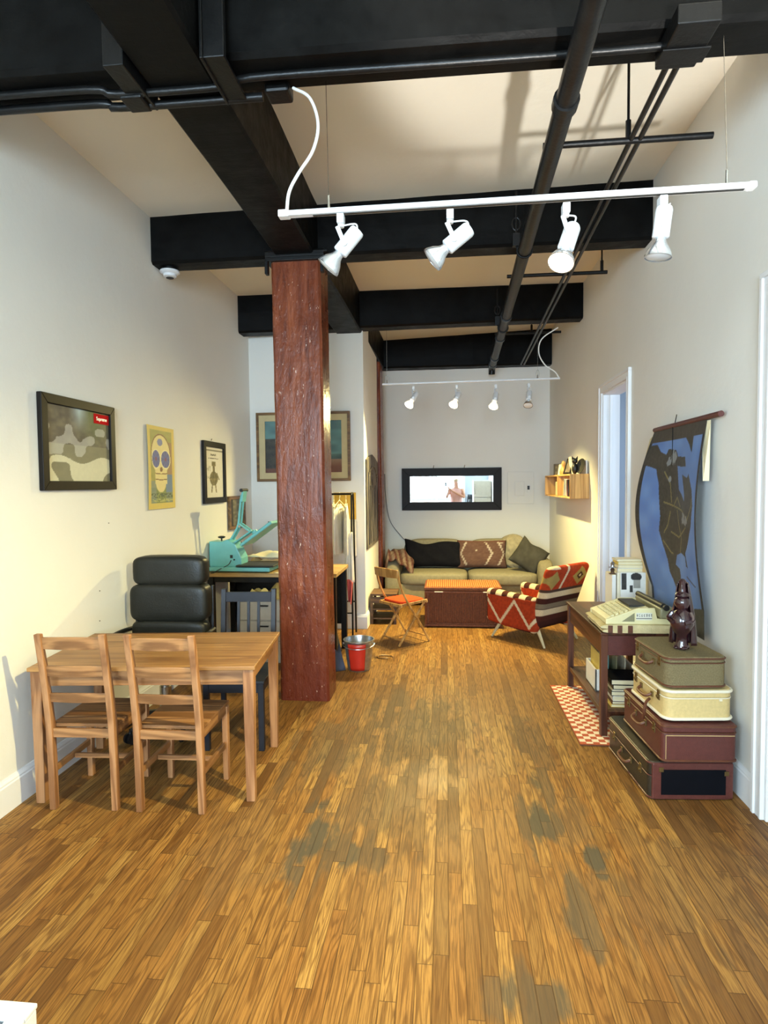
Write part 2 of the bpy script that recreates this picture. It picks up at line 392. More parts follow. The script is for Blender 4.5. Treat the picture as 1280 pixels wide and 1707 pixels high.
    def build(s, name, mats, parent=None, bev=0, smooth=False, seg=2, sub=0, solid=0, loc=None, rot=None):
        me = bpy.data.meshes.new(name)
        vs = s.v
        if loc is not None: vs = [v-Vector(loc) for v in vs]
        me.from_pydata([tuple(v) for v in vs], [], s.f)
        if isinstance(mats, str): mats = [mats]
        for m in mats: me.materials.append(MT[m])
        for p, k in zip(me.polygons, s.mi): p.material_index = k
        if s.col is not None:
            ca = me.color_attributes.new('Col', 'FLOAT_COLOR', 'POINT')
            cc = list(s.col)+[(1, 1, 1, 1)]*(len(s.v)-len(s.col))
            for i, c in enumerate(cc): ca.data[i].color = c
        bm = bmesh.new(); bm.from_mesh(me); bmesh.ops.recalc_face_normals(bm, faces=bm.faces); bm.to_mesh(me); bm.free()
        if smooth:
            for p in me.polygons: p.use_smooth = True
            if smooth != 'all': me.set_sharp_from_angle(angle=math.radians(40))
        o = bpy.data.objects.new(name, me); C.objects.link(o)
        if parent: o.parent = parent
        if loc is not None: o.location = loc
        if solid:
            m = o.modifiers.new('thick', 'SOLIDIFY'); m.thickness = solid; m.offset = 0
        if bev:
            m = o.modifiers.new('bevel', 'BEVEL'); m.width = bev; m.segments = seg; m.limit_method = 'ANGLE'; m.angle_limit = math.radians(35)
            if smooth is False and seg > 2:
                for p in me.polygons: p.use_smooth = True
                me.set_sharp_from_angle(angle=math.radians(60))
        if sub:
            m = o.modifiers.new('sub', 'SUBSURF'); m.levels = sub; m.render_levels = sub
        return o
def tag(o, label, cat, group=None, kind=None):
    o['label'] = label; o['category'] = cat
    if group: o['group'] = group
    if kind: o['kind'] = kind
    return o
def thing(name, label, cat, loc=(0, 0, 0), rz=0, group=None):
    o = bpy.data.objects.new(name, None); C.objects.link(o); o.empty_display_size = .1
    o.location = loc; o.rotation_euler = (0, 0, rz)
    return tag(o, label, cat, group)
def struct(name, mb, m, label=None, **kw):
    o = mb.build(name, m, **kw); o['kind'] = 'structure'
    if label: o['label'] = label
    return o
def copy_tree(o, parent=None):
    c = o.copy(); C.objects.link(c)
    if parent: c.parent = parent
    for ch in list(o.children): copy_tree(ch, c)
    return c
def bez(pts, n=12):
    """smooth curve through the points"""
    pts = [Vector(p) for p in pts]; P = [pts[0]*2-pts[1]]+pts+[pts[-1]*2-pts[-2]]; out = []
    for i in range(1, len(P)-2):
        a, b, c, d = P[i-1:i+3]
        for k in range(n):
            t = k/n
            out.append(.5*((2*b)+(c-a)*t+(2*a-5*b+4*c-d)*t*t+(3*b-3*c+d-a)*t**3))
    return out+[pts[-1]]
def inpoly(x, y, P):
    r = False; j = len(P)-1
    for i in range(len(P)):
        if (P[i][1] > y) != (P[j][1] > y) and x < (P[j][0]-P[i][0])*(y-P[i][1])/(P[j][1]-P[i][1])+P[i][0]: r = not r
        j = i
    return r
def lerp(a, b, t): return a+(b-a)*t
def cmix(a, b, t): t = max(0, min(1, t)); return tuple(lerp(x, y, t) for x, y in zip(a, b))
def segd(x, y, a, b):
    dx, dy = b[0]-a[0], b[1]-a[1]; L = dx*dx+dy*dy
    t = max(0, min(1, ((x-a[0])*dx+(y-a[1])*dy)/L)) if L else 0
    return math.hypot(x-a[0]-t*dx, y-a[1]-t*dy)
def pad(mb, cx, cy, cz, sx, sy, sz, p=3.2, n=28, m=18, mi=0, fn=None):
    """superellipsoid cushion"""
    def g(c): return math.copysign(abs(c)**(2/p), c)
    def f(u, v):
        th = 2*PI*u; ph = -PI/2+PI*v
        q = V(cx+sx/2*g(math.cos(ph))*g(math.cos(th)), cy+sy/2*g(math.cos(ph))*g(math.sin(th)), cz+sz/2*g(math.sin(ph)))
        return fn(q) if fn else q
    mb.grid(f, n, m, mi=mi)
    return mb
def weld(o, d=1e-4):
    bm = bmesh.new(); bm.from_mesh(o.data); bmesh.ops.remove_doubles(bm, verts=bm.verts, dist=d)
    bmesh.ops.recalc_face_normals(bm, faces=bm.faces); bm.to_mesh(o.data); bm.free()
    return o

# ================================================================== THE ROOM
XL, XR, YF, YB = -2.28, 1.555, 9.40, -4.0
YP, XP = 6.93, -.94                  # the box of the closet that steps out of the far left corner
def ceil_z(x): return 3.77+(x-XL)*(3.94-3.77)/(XR-XL)
struct('floor', MB().box(-3.2, 4.2, YB-.4, YF+.3, -.1, 0), 'floor')
zl, zr = ceil_z(-2.6), ceil_z(4.0)
struct('ceiling', MB().hexa([(-2.6, YB-.3, zl), (4.0, YB-.3, zr), (4.0, YF+.3, zr), (-2.6, YF+.3, zl)], [(-2.6, YB-.3, zl+.1), (4.0, YB-.3, zr+.1), (4.0, YF+.3, zr+.1), (-2.6, YF+.3, zl+.1)]), 'ceiling')
wl = MB(); SY0_, SY1_, SZ0, SZ1 = -2.6, -.8, .95, 3.0      # unseen side window, added to let the cool fill in
wl.box(XL-.12, XL, YB-.1, SY0_, 0, 4.0).box(XL-.12, XL, SY1_, YF, 0, 4.0).box(XL-.12, XL, SY0_, SY1_, 0, SZ0).box(XL-.12, XL, SY0_, SY1_, SZ1, 4.0)
struct('wall_left', wl, 'wall')
fr = MB()
fr.box(XL-.06, XL+.03, SY0_-.07, SY0_+.04, SZ0-.05, SZ1+.07).box(XL-.06, XL+.03, SY1_-.04, SY1_+.07, SZ0-.05, SZ1+.07).box(XL-.06, XL+.03, SY0_+.04, SY1_-.04, SZ1, SZ1+.07).box(XL-.06, XL+.05, SY0_+.04, SY1_-.04, SZ0-.05, SZ0+.01).box(XL-.06, XL, -1.72, -1.68, SZ0+.01, SZ1)
struct('added_side_window', fr, 'trim')  # frame of the added side opening
struct('wall_far', MB().box(XL, XR+.12, YF, YF+.12, 0, 4.0), 'wall')
# right wall with two doorways
D1 = (2.15, 3.10, 2.60); D2 = (5.42, 6.27, 2.56)
wr = MB()
for (a, b, z) in [(YB, D1[0], 0), (D1[1], D2[0], 0), (D2[1], YF, 0)]: wr.box(XR, XR+.16, a, b, z, 4.05)
wr.box(XR, XR+.16, D1[0], D1[1], D1[2], 4.05); wr.box(XR, XR+.16, D2[0], D2[1], D2[2], 4.05)
struct('wall_right', wr, 'wall')
struct('wall_closet', MB().box(XL, XP, YP, 8.30, 0, 3.9), 'wall')
# back wall, behind the photographer, with the big window seen in the mirror
wb = MB(); WX0, WX1, WZ0, WZ1 = -1.35, .62, 1.0, 2.9
wb.box(XL, WX0, YB-.12, YB, 0, 4.0).box(WX1, XR+.2, YB-.12, YB, 0, 4.0).box(WX0, WX1, YB-.12, YB, 0, WZ0).box(WX0, WX1, YB-.12, YB, WZ1, 4.0)
struct('wall_back', wb, 'grey_wall')
fr = MB()
fr.box(WX0-.07, WX0+.04, YB-.06, YB+.03, WZ0-.06, WZ1+.07).box(WX1-.04, WX1+.07, YB-.06, YB+.03, WZ0-.06, WZ1+.07).box(WX0, WX1, YB-.06, YB+.03, WZ1-.03, WZ1+.07).box(WX0, WX1, YB-.06, YB+.05, WZ0-.06, WZ0+.02).box(-.39, -.34, YB-.06, YB, WZ0, WZ1).box(WX0, WX1, YB-.06, YB, 1.92, 1.96)
struct('window_1', fr, 'trim')
# side room beyond doorway 2 and closet behind doorway 1
sr = MB().box(XR+.16, 3.9, 7.2, 7.3, 0, 3.9).box(XR+.16, 3.9, 4.4, 4.5, 0, 3.9).box(3.8, 3.9, 4.5, 7.2, 0, 3.9)
struct('wall_side_room', sr, 'grey_wall')
struct('wall_side_closet', MB().box(XR+.9, XR+1.0, 1.6, 3.6, 0, 3.9).box(XR+.16, XR+.9, 3.5, 3.6, 0, 3.9).box(XR+.16, XR+.9, 1.6, 1.7, 0, 3.9), 'wall')
# baseboards
def baseboard(name, p, q, nrm, h=.175):
    p, q, nrm = Vector(p), Vector(q), Vector(nrm)
    prof = [(0, 0), (.018, 0), (.018, h-.035), (.014, h-.028), (.014, h-.02), (.006, h-.006), (.004, h), (0, h)]
    vs = [p+nrm*a+V(0, 0, b) for a, b in prof]+[q+nrm*a+V(0, 0, b) for a, b in prof]; n = len(prof)
    return struct(name, MB().add(vs, [(i, (i+1) % n, n+(i+1) % n, n+i) for i in range(n)]+[tuple(range(n)), tuple(range(2*n-1, n-1, -1))]), 'trim')
baseboard('baseboard_left', (XL, YB, 0), (XL, YP, 0), (1, 0, 0))
baseboard('baseboard_closet_front', (XL, YP, 0), (XP+.018, YP, 0), (0, -1, 0))
baseboard('baseboard_closet_side', (XP, YP, 0), (XP, 8.3, 0), (1, 0, 0))
baseboard('baseboard_far', (XL, YF, 0), (XR, YF, 0), (0, -1, 0))
baseboard('baseboard_right_near', (XR, D1[1]+.09, 0), (XR, D2[0]-.09, 0), (-1, 0, 0))
baseboard('baseboard_right_far', (XR, D2[1]+.09, 0), (XR, YF, 0), (-1, 0, 0))
def casing(name, D, inner=.16):
    y0, y1, z = D; m = MB()
    for a, b, t in ((.02, .06, .018), (.06, .085, .028), (0, .02, .022)):
        m.box(XR-t, XR, y0-b, y0-a, 0, z+a).box(XR-t, XR, y1+a, y1+b, 0, z+a).box(XR-t, XR, y0-b, y1+b, z+a, z+b)
    m.box(XR-.002, XR+inner, y0, y0+.018, 0, z-.018).box(XR-.002, XR+inner, y1-.018, y1, 0, z-.018).box(XR-.002, XR+inner, y0, y1, z-.018, z)
    m.box(XR+.06, XR+.09, y1-.035, y1-.0185, 0, z-.019)
    return struct(name, m, 'trim', bev=.003)
casing('trim_1', D1); casing('trim_2', D2)
dl = MB().box(XR+.07, XR+.11, D1[0]+.02, D1[1]-.02, .004, D1[2]-.02)
for (a, b) in ((.25, 1.15), (1.35, 2.4)):
    dl.box(XR+.055, XR+.07, D1[0]+.14, D1[1]-.15, a, a+.03).box(XR+.055, XR+.07, D1[0]+.14, D1[1]-.15, b-.03, b).box(XR+.055, XR+.07, D1[0]+.14, D1[0]+.17, a, b).box(XR+.055, XR+.07, D1[1]-.18, D1[1]-.15, a, b)
door = struct('door_1', dl, 'trim')
MB().lathe([(.0, 0), (.022, .0), (.022, .008), (.009, .012), (.009, .035), (.026, .045), (.028, .06), (.018, .07), (0, .072)], (XR+.07, D1[0]+.1, 1.02), (-1, 0, 0), 18).build('door_knob', 'brass', door, smooth=True)

# ------------------------------------------------------------------ timber frame
def xbeam(name, yl, zbl, yr, zbr, depth, h, label, x0=XL-.05, x1=XR+.02, ch=.02):
    """cross beam from the left wall to the right wall"""
    s = (yr-yl)/(XR-XL); sz = (zbr-zbl)/(XR-XL)
    def P(x, dy, dz): return V(x, yl+(x-XL)*s+dy, zbl+(x-XL)*sz+dz)
    prof = [(0, ch), (ch, 0), (depth-ch, 0), (depth, ch), (depth, h), (0, h)]
    m = MB(); N = 24
    for i in range(N+1):
        x = lerp(x0, x1, i/N); wob = .003*math.sin(i*1.7)
        m.v += [P(x, a+wob, b+wob*.6) for a, b in prof]
    k = len(prof)
    for i in range(N): m.f += [(i*k+j, i*k+(j+1) % k, (i+1)*k+(j+1) % k, (i+1)*k+j) for j in range(k)]
    m.f += [tuple(range(k)), tuple(range(N*k+k-1, N*k-1, -1))]; m.mi = [0]*len(m.f)
    o = m.build(name, 'beam'); o['kind'] = 'structure'; o['label'] = label
    return o
xbeam('trim_3', 2.44, 3.41, 2.60, 3.49, .235, .6, 'nearest black cross beam')
b2 = (at(252, 440, X=XL), at(1088, 398, X=XR))
xbeam('trim_4', b2[0].y, b2[0].z, b2[1].y, b2[1].z, .20, .5, 'black cross beam above the red post')
b3 = (at(397, 555, X=XL), at(972, 530, X=XR))
xbeam('trim_5', b3[0].y, b3[0].z, b3[1].y, b3[1].z, .20, .5, 'third black cross beam')
xbeam('trim_6', 9.10, at(640, 612, Y=9.05).z, 9.22, at(915, 606, Y=9.18).z, .25, .6, 'black cross beam at the far wall', x0=XP-.3)
# the long girder down the room
def girder(name, y0, y1):
    x0, x1 = -1.275, -.975
    m = MB(); N = 40
    prof = [(x0, .015), (x0+.015, 0), (x1-.015, 0), (x1, .015), (x1, .5), (x0, .5)]
    for i in range(N+1):
        y = lerp(y0, y1, i/N); z = lerp(3.42, 3.40, i/N)
        dx = lerp(0, .055, max(0, (y-4.5)/4.6))
        m.v += [V(a+dx+.004*math.sin(i*.9), y, z+b) for a, b in prof]
    k = 6
    for i in range(N): m.f += [(i*k+j, i*k+(j+1) % k, (i+1)*k+(j+1) % k, (i+1)*k+j) for j in range(k)]
    m.f += [tuple(range(k)), tuple(range(N*k+k-1, N*k-1, -1))]; m.mi = [0]*len(m.f)
    return struct(name, m, 'beam', 'long black girder running over the red posts')
girder('trim_7', YB, 9.1)
# posts
def post(name, x0, x1, y0, y1, z1, label):
    m = MB(); N = 36; ch = .018
    prof = [(x0+ch, y0), (x1-ch, y0), (x1, y0+ch), (x1, y1-ch), (x1-ch, y1), (x0+ch, y1), (x0, y1-ch), (x0, y0+ch)]
    cx, cy = (x0+x1)/2, (y0+y1)/2
    for i in range(N+1):
        t = i/N; f = 1+.006*math.sin(i*1.3)+.02*(1-t)**6
        m.v += [V(cx+(a-cx)*f-.02*t, cy+(b-cy)*f, z1*t) for a, b in prof]
    k = 8
    for i in range(N): m.f += [(i*k+j, i*k+(j+1) % k, (i+1)*k+(j+1) % k, (i+1)*k+j) for j in range(k)]
    m.f += [tuple(range(k-1, -1, -1)), tuple(range(N*k, N*k+k))]; m.mi = [0]*len(m.f)
    o = m.build(name, 'post', smooth=True, loc=(cx, cy, 0))
    tag(o, label, 'post')
    return o
post('timber_post', -1.295, -.915, 4.56, 4.86, 3.365, 'thick red-brown painted timber post standing beside the pine table')
post('timber_post', -1.25, -.885, 8.36, 8.72, 3.36, 'slim-looking far red-brown timber post beside the sofa')
# iron cap between the near post and the girder
cap = thing('post_cap', 'black cast iron cap on top of the near red post', 'bracket', (-1.125, 4.71, 3.365))
MB().box(-.225, .225, -.185, .185, 0, .028).box(-.225, .225, -.185, -.15, .028, .06).box(-.2, .2, -.16, .16, .028, .045).build('cap_plate', 'iron', cap, bev=.004)
MB().cyl((-.225, -.165, .06), (.225, -.165, .06), .02, 14).build('front_roll', 'iron', cap, smooth=True)
for sx in (-1, 1):
    MB().box(sx*.212-.012, sx*.212+.012, -.20, -.15, -.10, .0).build('side_lug', 'iron', cap, bev=.004)
MB().cyl((.225, -.165, .06), (.25, -.165, .06), .015, 6).build('bolt', 'iron', cap)
# joist hangers where the near beam meets the girder
for k, (x, lab) in enumerate(((-1.335, 'black iron joist hanger left of the girder on the near beam'), (-.915, 'black iron joist hanger right of the girder on the near beam'))):
    t = thing('joist_hanger', lab, 'bracket', (x, 2.44, 3.405), 0, 'joist hangers on the near beam')
    sx = -1 if k == 0 else 1
    MB().box(-.045, .045, -.03, .0, -.012, .5).build('front_strap', 'iron', t, bev=.004)
    MB().box(-.045, .045, -.03, .26, -.02, -.004).build('bottom_strap', 'iron', t, bev=.004)
    MB().box(-sx*.045-.006, -sx*.045+.006, -.045, .26, -.03, .5).build('side_plate', 'iron', t, bev=.003)
# pipes
def pipe(name, pts, r, label, cat='pipe', group=None, n=14, mat='conduit'):
    o = MB().tube(pts, r, n).build(name, mat, smooth=True, loc=Vector(pts[0])); tag(o, label, cat, group); return o
p0 = at(990, 0, Z=3.36); p1 = at(820, 600, Y=9.0); p1.z = 3.36
d = (p1-p0).normalized(); p00 = p0-d*6.0
big = thing('sprinkler_pipe', 'fat black sprinkler pipe running the length of the ceiling', 'pipe', p0)
L = (p1-p0).length
MB().tube([p00-p0, p1-p0, p1-p0+d*.05+V(0, 0, -.02), p1-p0+d*.07+V(0, 0, -.09)], .047, 18).build('pipe_run', 'conduit', big, smooth=True)
for f in (.085, .60, .735, .90, .965):
    MB().cyl(d*(L*f-.03), d*(L*f+.03), .058, 18).build('coupling', 'conduit', big, smooth=True)
for k, (px, py, Y) in enumerate(((903, 240, 4.55), (846, 470, 6.75))):
    f = (Y-p0.y)/(p1.y-p0.y); c = (p1-p0)*f
    h = MB().tube([c+V(-.055, 0, .02), c+V(-.06, 0, .12), c+V(-.06, 0, .42)], .008, 8).tube([c+V(-.06, 0, .14)+V(.028*math.cos(a), 0, .045*math.sin(a)+.05) for a in [2*PI*i/16 for i in range(16)]], .007, 8, closed=True)
    h.box(*sum([[c[i]+q for q in e] for i, e in enumerate(((-.085, -.035), (-.02, .02), (.03, .12)))], []))
    h.tube([c+V(.0, 0, 0)+V(.054*math.cos(a), 0, .054*math.sin(a)) for a in [2*PI*i/18 for i in range(18)]], .007, 6, closed=True)
    h.build('hanger', 'iron', big, smooth=True)
# the pair of thin conduits
q0 = at(1128, 92, Z=3.43); q1 = at(871, 604, Y=9.05); q1.z = 3.40
for s, lab in ((-.022, 'left one of the twin thin black conduits near the right wall'), (.022, 'right one of the twin thin black conduits near the right wall')):
    pipe('electrical_conduit', [q0+V(s, -.1, .0), q1+V(s, 0, 0)], .0135, lab, 'pipe', 'twin thin conduits', 10)
jb = thing('junction_box', 'black junction box at the near beam where the twin conduits start', 'junction box', q0+V(0, -.02, -.03))
MB().box(-.075, .085, -.20, .06, 0, .075).build('box_body', 'iron', jb, bev=.006)
MB().box(-.085, .10, -.07, .02, -.008, .0).build('cover_plate', 'iron', jb, bev=.003)
# rods carrying the pipes
def trapeze(xa, xb, yy, px_hang, label):
    a = at(*xa, Y=yy); b = at(*xb, Y=yy); b.z = a.z
    t = thing('strut_rail', label, 'bracket', a, 0, 'black rails under the ceiling')
    MB().tube([(0, 0, 0), b-a], .0165, 10).build('rail', 'iron', t, smooth=True)
    for px in px_hang:
        h = at(px, xa[1], Y=yy)
        MB().tube([V(h.x-a.x, 0, 0), V(h.x-a.x, 0, .10)], .014, 8).tube([V(h.x-a.x, 0, .1), V(h.x-a.x, 0, ceil_z(h.x)-a.z)], .007, 8).build('drop_rod', 'iron', t, smooth=True)
trapeze((905, 244), (1188, 230), 3.30, (1047,), 'nearest black rail crossing under the pipes')
trapeze((845, 461), (1012, 454), 5.55, (1003,), 'middle black rail crossing under the pipes')
trapeze((825, 557), (935, 553), 8.05, (886,), 'farthest black rail crossing under the pipes')
# conduits on the underside of the near beam
def beam_under(x, dy=.12, dz=0): 
    return V(x, 2.44+(x-XL)*.16/3.835+dy, 3.41+(x-XL)*.08/3.835+dz)
pts = [beam_under(x, dy, dz) for x, dy, dz in ((-2.3, .10, -.02), (-1.55, .10, -.02), (-1.42, .12, -.035), (-.95, .12, -.035), (-.82, .10, -.02), (-.2, .10, -.02), (.55, .10, -.02), (.9, .08, -.03))]
pipe('beam_conduit', bez(pts, 5), .016, 'long black conduit clipped under the near beam', 'pipe', 'conduits under the near beam', 10)
pts = [beam_under(x, dy, dz) for x, dy, dz in ((-2.3, .19, -.025), (-1.55, .19, -.025), (-1.45, .20, -.04), (-.80, .20, -.04))]
pipe('beam_conduit', bez(pts, 5), .019, 'shorter black conduit along the far edge of the near beam', 'pipe', 'conduits under the near beam', 10)
c = beam_under(-1.36, .17, -.04)
jb2 = tag(MB().box(-.05, .05, -.06, .05, -.02, .03).build('junction_box', 'iron', bev=.008), 'small black junction box under the girder crossing', 'junction box'); jb2.location = c
bx = at(465, 150, Y=2.72)
ob = thing('outlet_box', 'black outlet box on the near beam where the white cord begins', 'junction box', bx)
MB().box(-.055, .055, -.05, .05, -.035, .09).build('box_body', 'iron', ob, bev=.012)
MB().lathe([(0, 0), (.012, 0), (.014, .012), (.008, .02), (0, .02)], (.055, -.02, .03), (1, 0, .2), 14).build('cord_grip', 'cord_white', ob, smooth=True)

# ------------------------------------------------------------------ track lights
def bulb_parts(t, o, dr, lit, sc=1.0, emis='bulb_on'):
    """socket, reflector and face at o, pointing along dr (local coordinates of t)"""
    o = Vector(o); dr = Vector(dr).normalized()
    s = MB().lathe([(0, 0), (.026*sc, .002), (.029*sc, .01), (.029*sc, .105*sc), (.025*sc, .108*sc), (0, .108*sc)], o, dr, 22).build('lamp_socket', 'white', t, smooth=True)
    q = o+dr*.108*sc
    MB().lathe([(.017*sc, -.01), (.02*sc, .012*sc), (.024*sc, .022*sc), (.037*sc, .04*sc), (.046*sc, .062*sc), (.047*sc, .07*sc), (.044*sc, .07*sc)], q, dr, 26, caps=False).build('bulb', 'bulb_body_on' if lit and 'far' in emis else 'silver', t, smooth=True)
    MB().lathe([(.0445*sc, .066*sc), (.03*sc, .0715*sc), (0, .073*sc)], q, dr, 26).build('bulb_face', emis if lit else 'bulb_off', t, smooth=True)
    return q+dr*.075*sc
TY = 2.3
ta = at(470, 358, Y=TY); tb = at(1255, 310, Y=TY)
tr = thing('track_rail', 'long white near track rail hung across the room on wires', 'track light', ta)
tv = tb-ta; td = tv.normalized()
MB().bar((0, 0, 0), tv, .034, .019).build('rail', 'white', tr, bev=.004)
MB().bar(V(.12, 0, -.0100), tv-td*.03+V(0, 0, -.0100), .012, .003).build('rail_slot', 'dark_grey', tr)
MB().bar(td*-.012, td*.03, .038, .026).build('end_cap', 'white', tr, bev=.004)
MB().bar(tv-td*.02, tv+td*.008, .038, .024).build('end_cap', 'white', tr, bev=.006)
for px in (548, 1211):
    h = at(px, 340, Y=TY)-ta; top = V(h.x, .0, ceil_z(h.x+ta.x)-ta.z)
    top = at(px-5, 60, Y=2.60)-ta if px > 1000 else at(px-5, 135, Y=2.66)-ta
    hw = MB().tube([V(h.x, 0, h.z*.0+td.z*h.x+.01), V(h.x, 0, td.z*h.x+.06)], .005, 8).tube([V(h.x, 0, td.z*h.x+.05), top], .0013, 6).build('hanging_wire', 'chrome', tr, smooth=True)
cordpts = [at(*p, Y=y) for p, y in (((489, 147), 2.66), ((516, 163), 2.58), ((530, 205), 2.46), ((522, 250), 2.38), ((497, 290), 2.33), ((482, 320), 2.31), ((478, 352), 2.3))]
cd = MB().tube(bez(cordpts, 6), .0065, 10).build('power_cord', 'cord_white', smooth=True)
tag(cd, 'thick white cord curving from the beam box down to the near rail', 'cord')
heads = [((568, 355), (590, 392), (545, 448), False, 'leftmost spotlight on the near white rail, unlit, tilted left'),
         ((750, 348), (778, 385), (718, 435), False, 'second spotlight on the near white rail, unlit, tilted left'),
         ((943, 337), (958, 368), (934, 440), True, 'third spotlight on the near white rail, the lit one'),
         ((1104, 325), (1107, 350), (1096, 432), False, 'spotlight nearest the right wall on the near rail, unlit')]
def spot_head(a, b, c, lit, lab, Y, group, sc=1.0, dyb=0.0, emis='bulb_on'):
    """a on the rail, b top of the socket, c centre of the bulb face (pixels)"""
    A = at(*a, Y=Y); B = at(*b, Y=Y+.0); F = at(*c, Y=Y+dyb)
    A.z -= .012
    t = thing('track_spotlight', lab, 'track light', A, 0, group)
    dr = (F-B).normalized(); B2 = F-dr*.183*sc
    B2 = B2-A
    MB().box(-.013*sc, .013*sc, -.02*sc, .02*sc, -.03*sc, .004).cyl((0, 0, -.03*sc), (0, 0, -.042*sc), .012*sc, 12).build('track_adapter', 'white', t, bev=.002)
    piv = B2+dr*.075*sc
    side = V(0, -1, 0)
    pl = V(-.012*sc, -.012*sc, -.042*sc)
    pe = piv+V(0, -.034*sc, 0)
    MB().bar(pl, pe, .016*sc, .006*sc, up=(0, 1, 0)).build('swivel_arm', 'white', t, bev=.001)
    MB().cyl(pe+V(0, -.004, 0), pe+V(0, .008, 0), .013*sc, 14).build('pivot', 'white', t, smooth=True)
    e = bulb_parts(t, B2, dr, lit, sc, emis)
    mid = (V(.006, .0, -.04*sc)+B2)/2+V(.02*sc, .0, .015*sc)
    MB().tube(bez([V(.008, 0, -.035*sc), mid, B2+dr*.004], 8), .003*sc, 8).build('lead_wire', 'cord_white', t, smooth=True)
    return A+e, dr
for a, b, c, lit, lab in heads:
    e, dr = spot_head(a, b, c, lit, lab, TY, 'spotlights on the near rail', 1.0, -.09 if lit else (0.0))
    if lit: near_lamp = e+dr*.02
# far track
FY = 7.3
fa = at(637, 641, Y=FY); fb = at(933, 631, Y=FY); fv = fb-fa; fd = fv.normalized()
ft = thing('track_rail', 'white far track rail hung in front of the far wall', 'track light', fa)
MB().bar((0, 0, 0), fv, .034, .022).build('rail', 'white', ft, bev=.004)
for px in (645, 896):
    h = at(px, 636, Y=FY)-fa; z = fd.z*h.x
    MB().tube([V(h.x, 0, z), V(h.x, 0, z+.05)], .005, 8).tube([V(h.x, 0, z+.05), V(h.x, 0, ceil_z(h.x+fa.x)-fa.z)], .0015, 6).tube([V(h.x+.03*math.cos(q)*.6, 0, z+.06+.05*math.sin(q)) for q in [2*PI*i/14 for i in range(14)]], .002, 6, closed=True).build('hanging_wire', 'chrome', ft, smooth=True)
cp = [at(930, 546, Y=7.22), at(903, 565, Y=7.25), at(898, 588, Y=7.28), at(908, 608, Y=7.3), at(925, 620, Y=7.3), at(931, 629, Y=7.3)]
tag(MB().tube(bez(cp, 6), .007, 8).build('power_cord', 'cord_white', smooth=True), 'thin white cord looping from the third beam to the far rail', 'cord')
far = [((689, 643), (697, 652), (681, 676), True, 'leftmost lit spotlight on the far rail'), ((761, 641), (767, 652), (755, 676), True, 'second lit spotlight on the far rail'),
       ((826, 640), (829, 648), (822, 679), True, 'third lit spotlight on the far rail'), ((881, 638), (883, 645), (880, 677), False, 'spotlight at the right end of the far rail, unlit')]
far_lamps = []
for a, b, c, lit, lab in far:
    e, dr = spot_head(a, b, c, lit, lab, FY, 'spotlights on the far rail', 1.15, -.14, 'bulb_on_far')
    if lit: far_lamps.append(e+dr*.02)
# light given by the lit bulbs
def spot(name, loc, target, energy, angle, blend=.6, color=WARM):
    return light(name, 'SPOT', loc, target, energy, color, spot_size=math.radians(angle), spot_blend=blend, shadow_soft_size=.035)
spot('near_spot_light', near_lamp, (-1.0, 2.75, 0.0), 400, 115, .9)
spot('far_spot_light_a', far_lamps[0], (-1.2, 5.2, .4), 250, 115, .8)
spot('far_spot_light_b', far_lamps[1], (-.1, 6.2, 0), 400, 115, .8)
spot('far_spot_light_c', far_lamps[2], (.8, 7.4, 0), 380, 125, .8)

# ================================================================== THE WALL PICTURES
def art(name, parent, o, u, v, w, h, fn, nu=60, nv=60, mat='print', warp=None):
    """a printed sheet: o lower-left corner, u and v unit vectors"""
    o, u, v = Vector(o), Vector(u), Vector(v); nrm = u.cross(v)
    def f(a, b):
        p = o+u*w*a+v*h*b
        return p+nrm*warp(a, b) if warp else p
    return MB().grid(f, nu, nv, fn).build(name, mat, parent)
def frame(t, w, h, b, d, mat, face=None, z0=0):
    """mitred moulding in the local xz plane, front towards -y; lower-left corner at the origin"""
    m = MB()
    O = [(0, 0), (w, 0), (w, h), (0, h)]; I = [(b, b), (w-b, b), (w-b, h-b), (b, h-b)]
    for i in range(4):
        j = (i+1) % 4
        q = [(O[i], 0), (O[j], 0), (I[j], 0), (I[i], 0)]
        m.hexa([(p[0], 0, p[1]) for p, _ in q], [(p[0], -d, p[1]) for p, _ in q])
    return m.build('frame', mat, t, bev=.003)
def hashn(*a):
    x = math.sin(sum(v*k for v, k in zip(a, (12.9898, 78.233, 37.719))))*43758.5453
    return x-math.floor(x)
def vnoise(x, y):
    xi, yi = math.floor(x), math.floor(y); fx, fy = x-xi, y-yi
    fx = fx*fx*(3-2*fx); fy = fy*fy*(3-2*fy)
    return lerp(lerp(hashn(xi, yi), hashn(xi+1, yi), fx), lerp(hashn(xi, yi+1), hashn(xi+1, yi+1), fx), fy)
def text(name, body, size, parent, loc, rot, mat, align='CENTER'):
    c = bpy.data.curves.new(name, 'FONT'); c.body = body; c.size = size; c.align_x = align; c.align_y = 'CENTER'; c.extrude = .0006
    c.materials.append(MT[mat]); o = bpy.data.objects.new(name, c); C.objects.link(o); o.parent = parent; o.location = loc; o.rotation_euler = rot
    bpy.context.view_layer.update()
    me = bpy.data.meshes.new_from_object(o); bpy.data.objects.remove(o)
    o = bpy.data.objects.new(name, me); C.objects.link(o); o.parent = parent; o.location = loc; o.rotation_euler = rot
    return o
LW = PI/2     # things on the left wall: local x runs along +Y, local -y faces +X
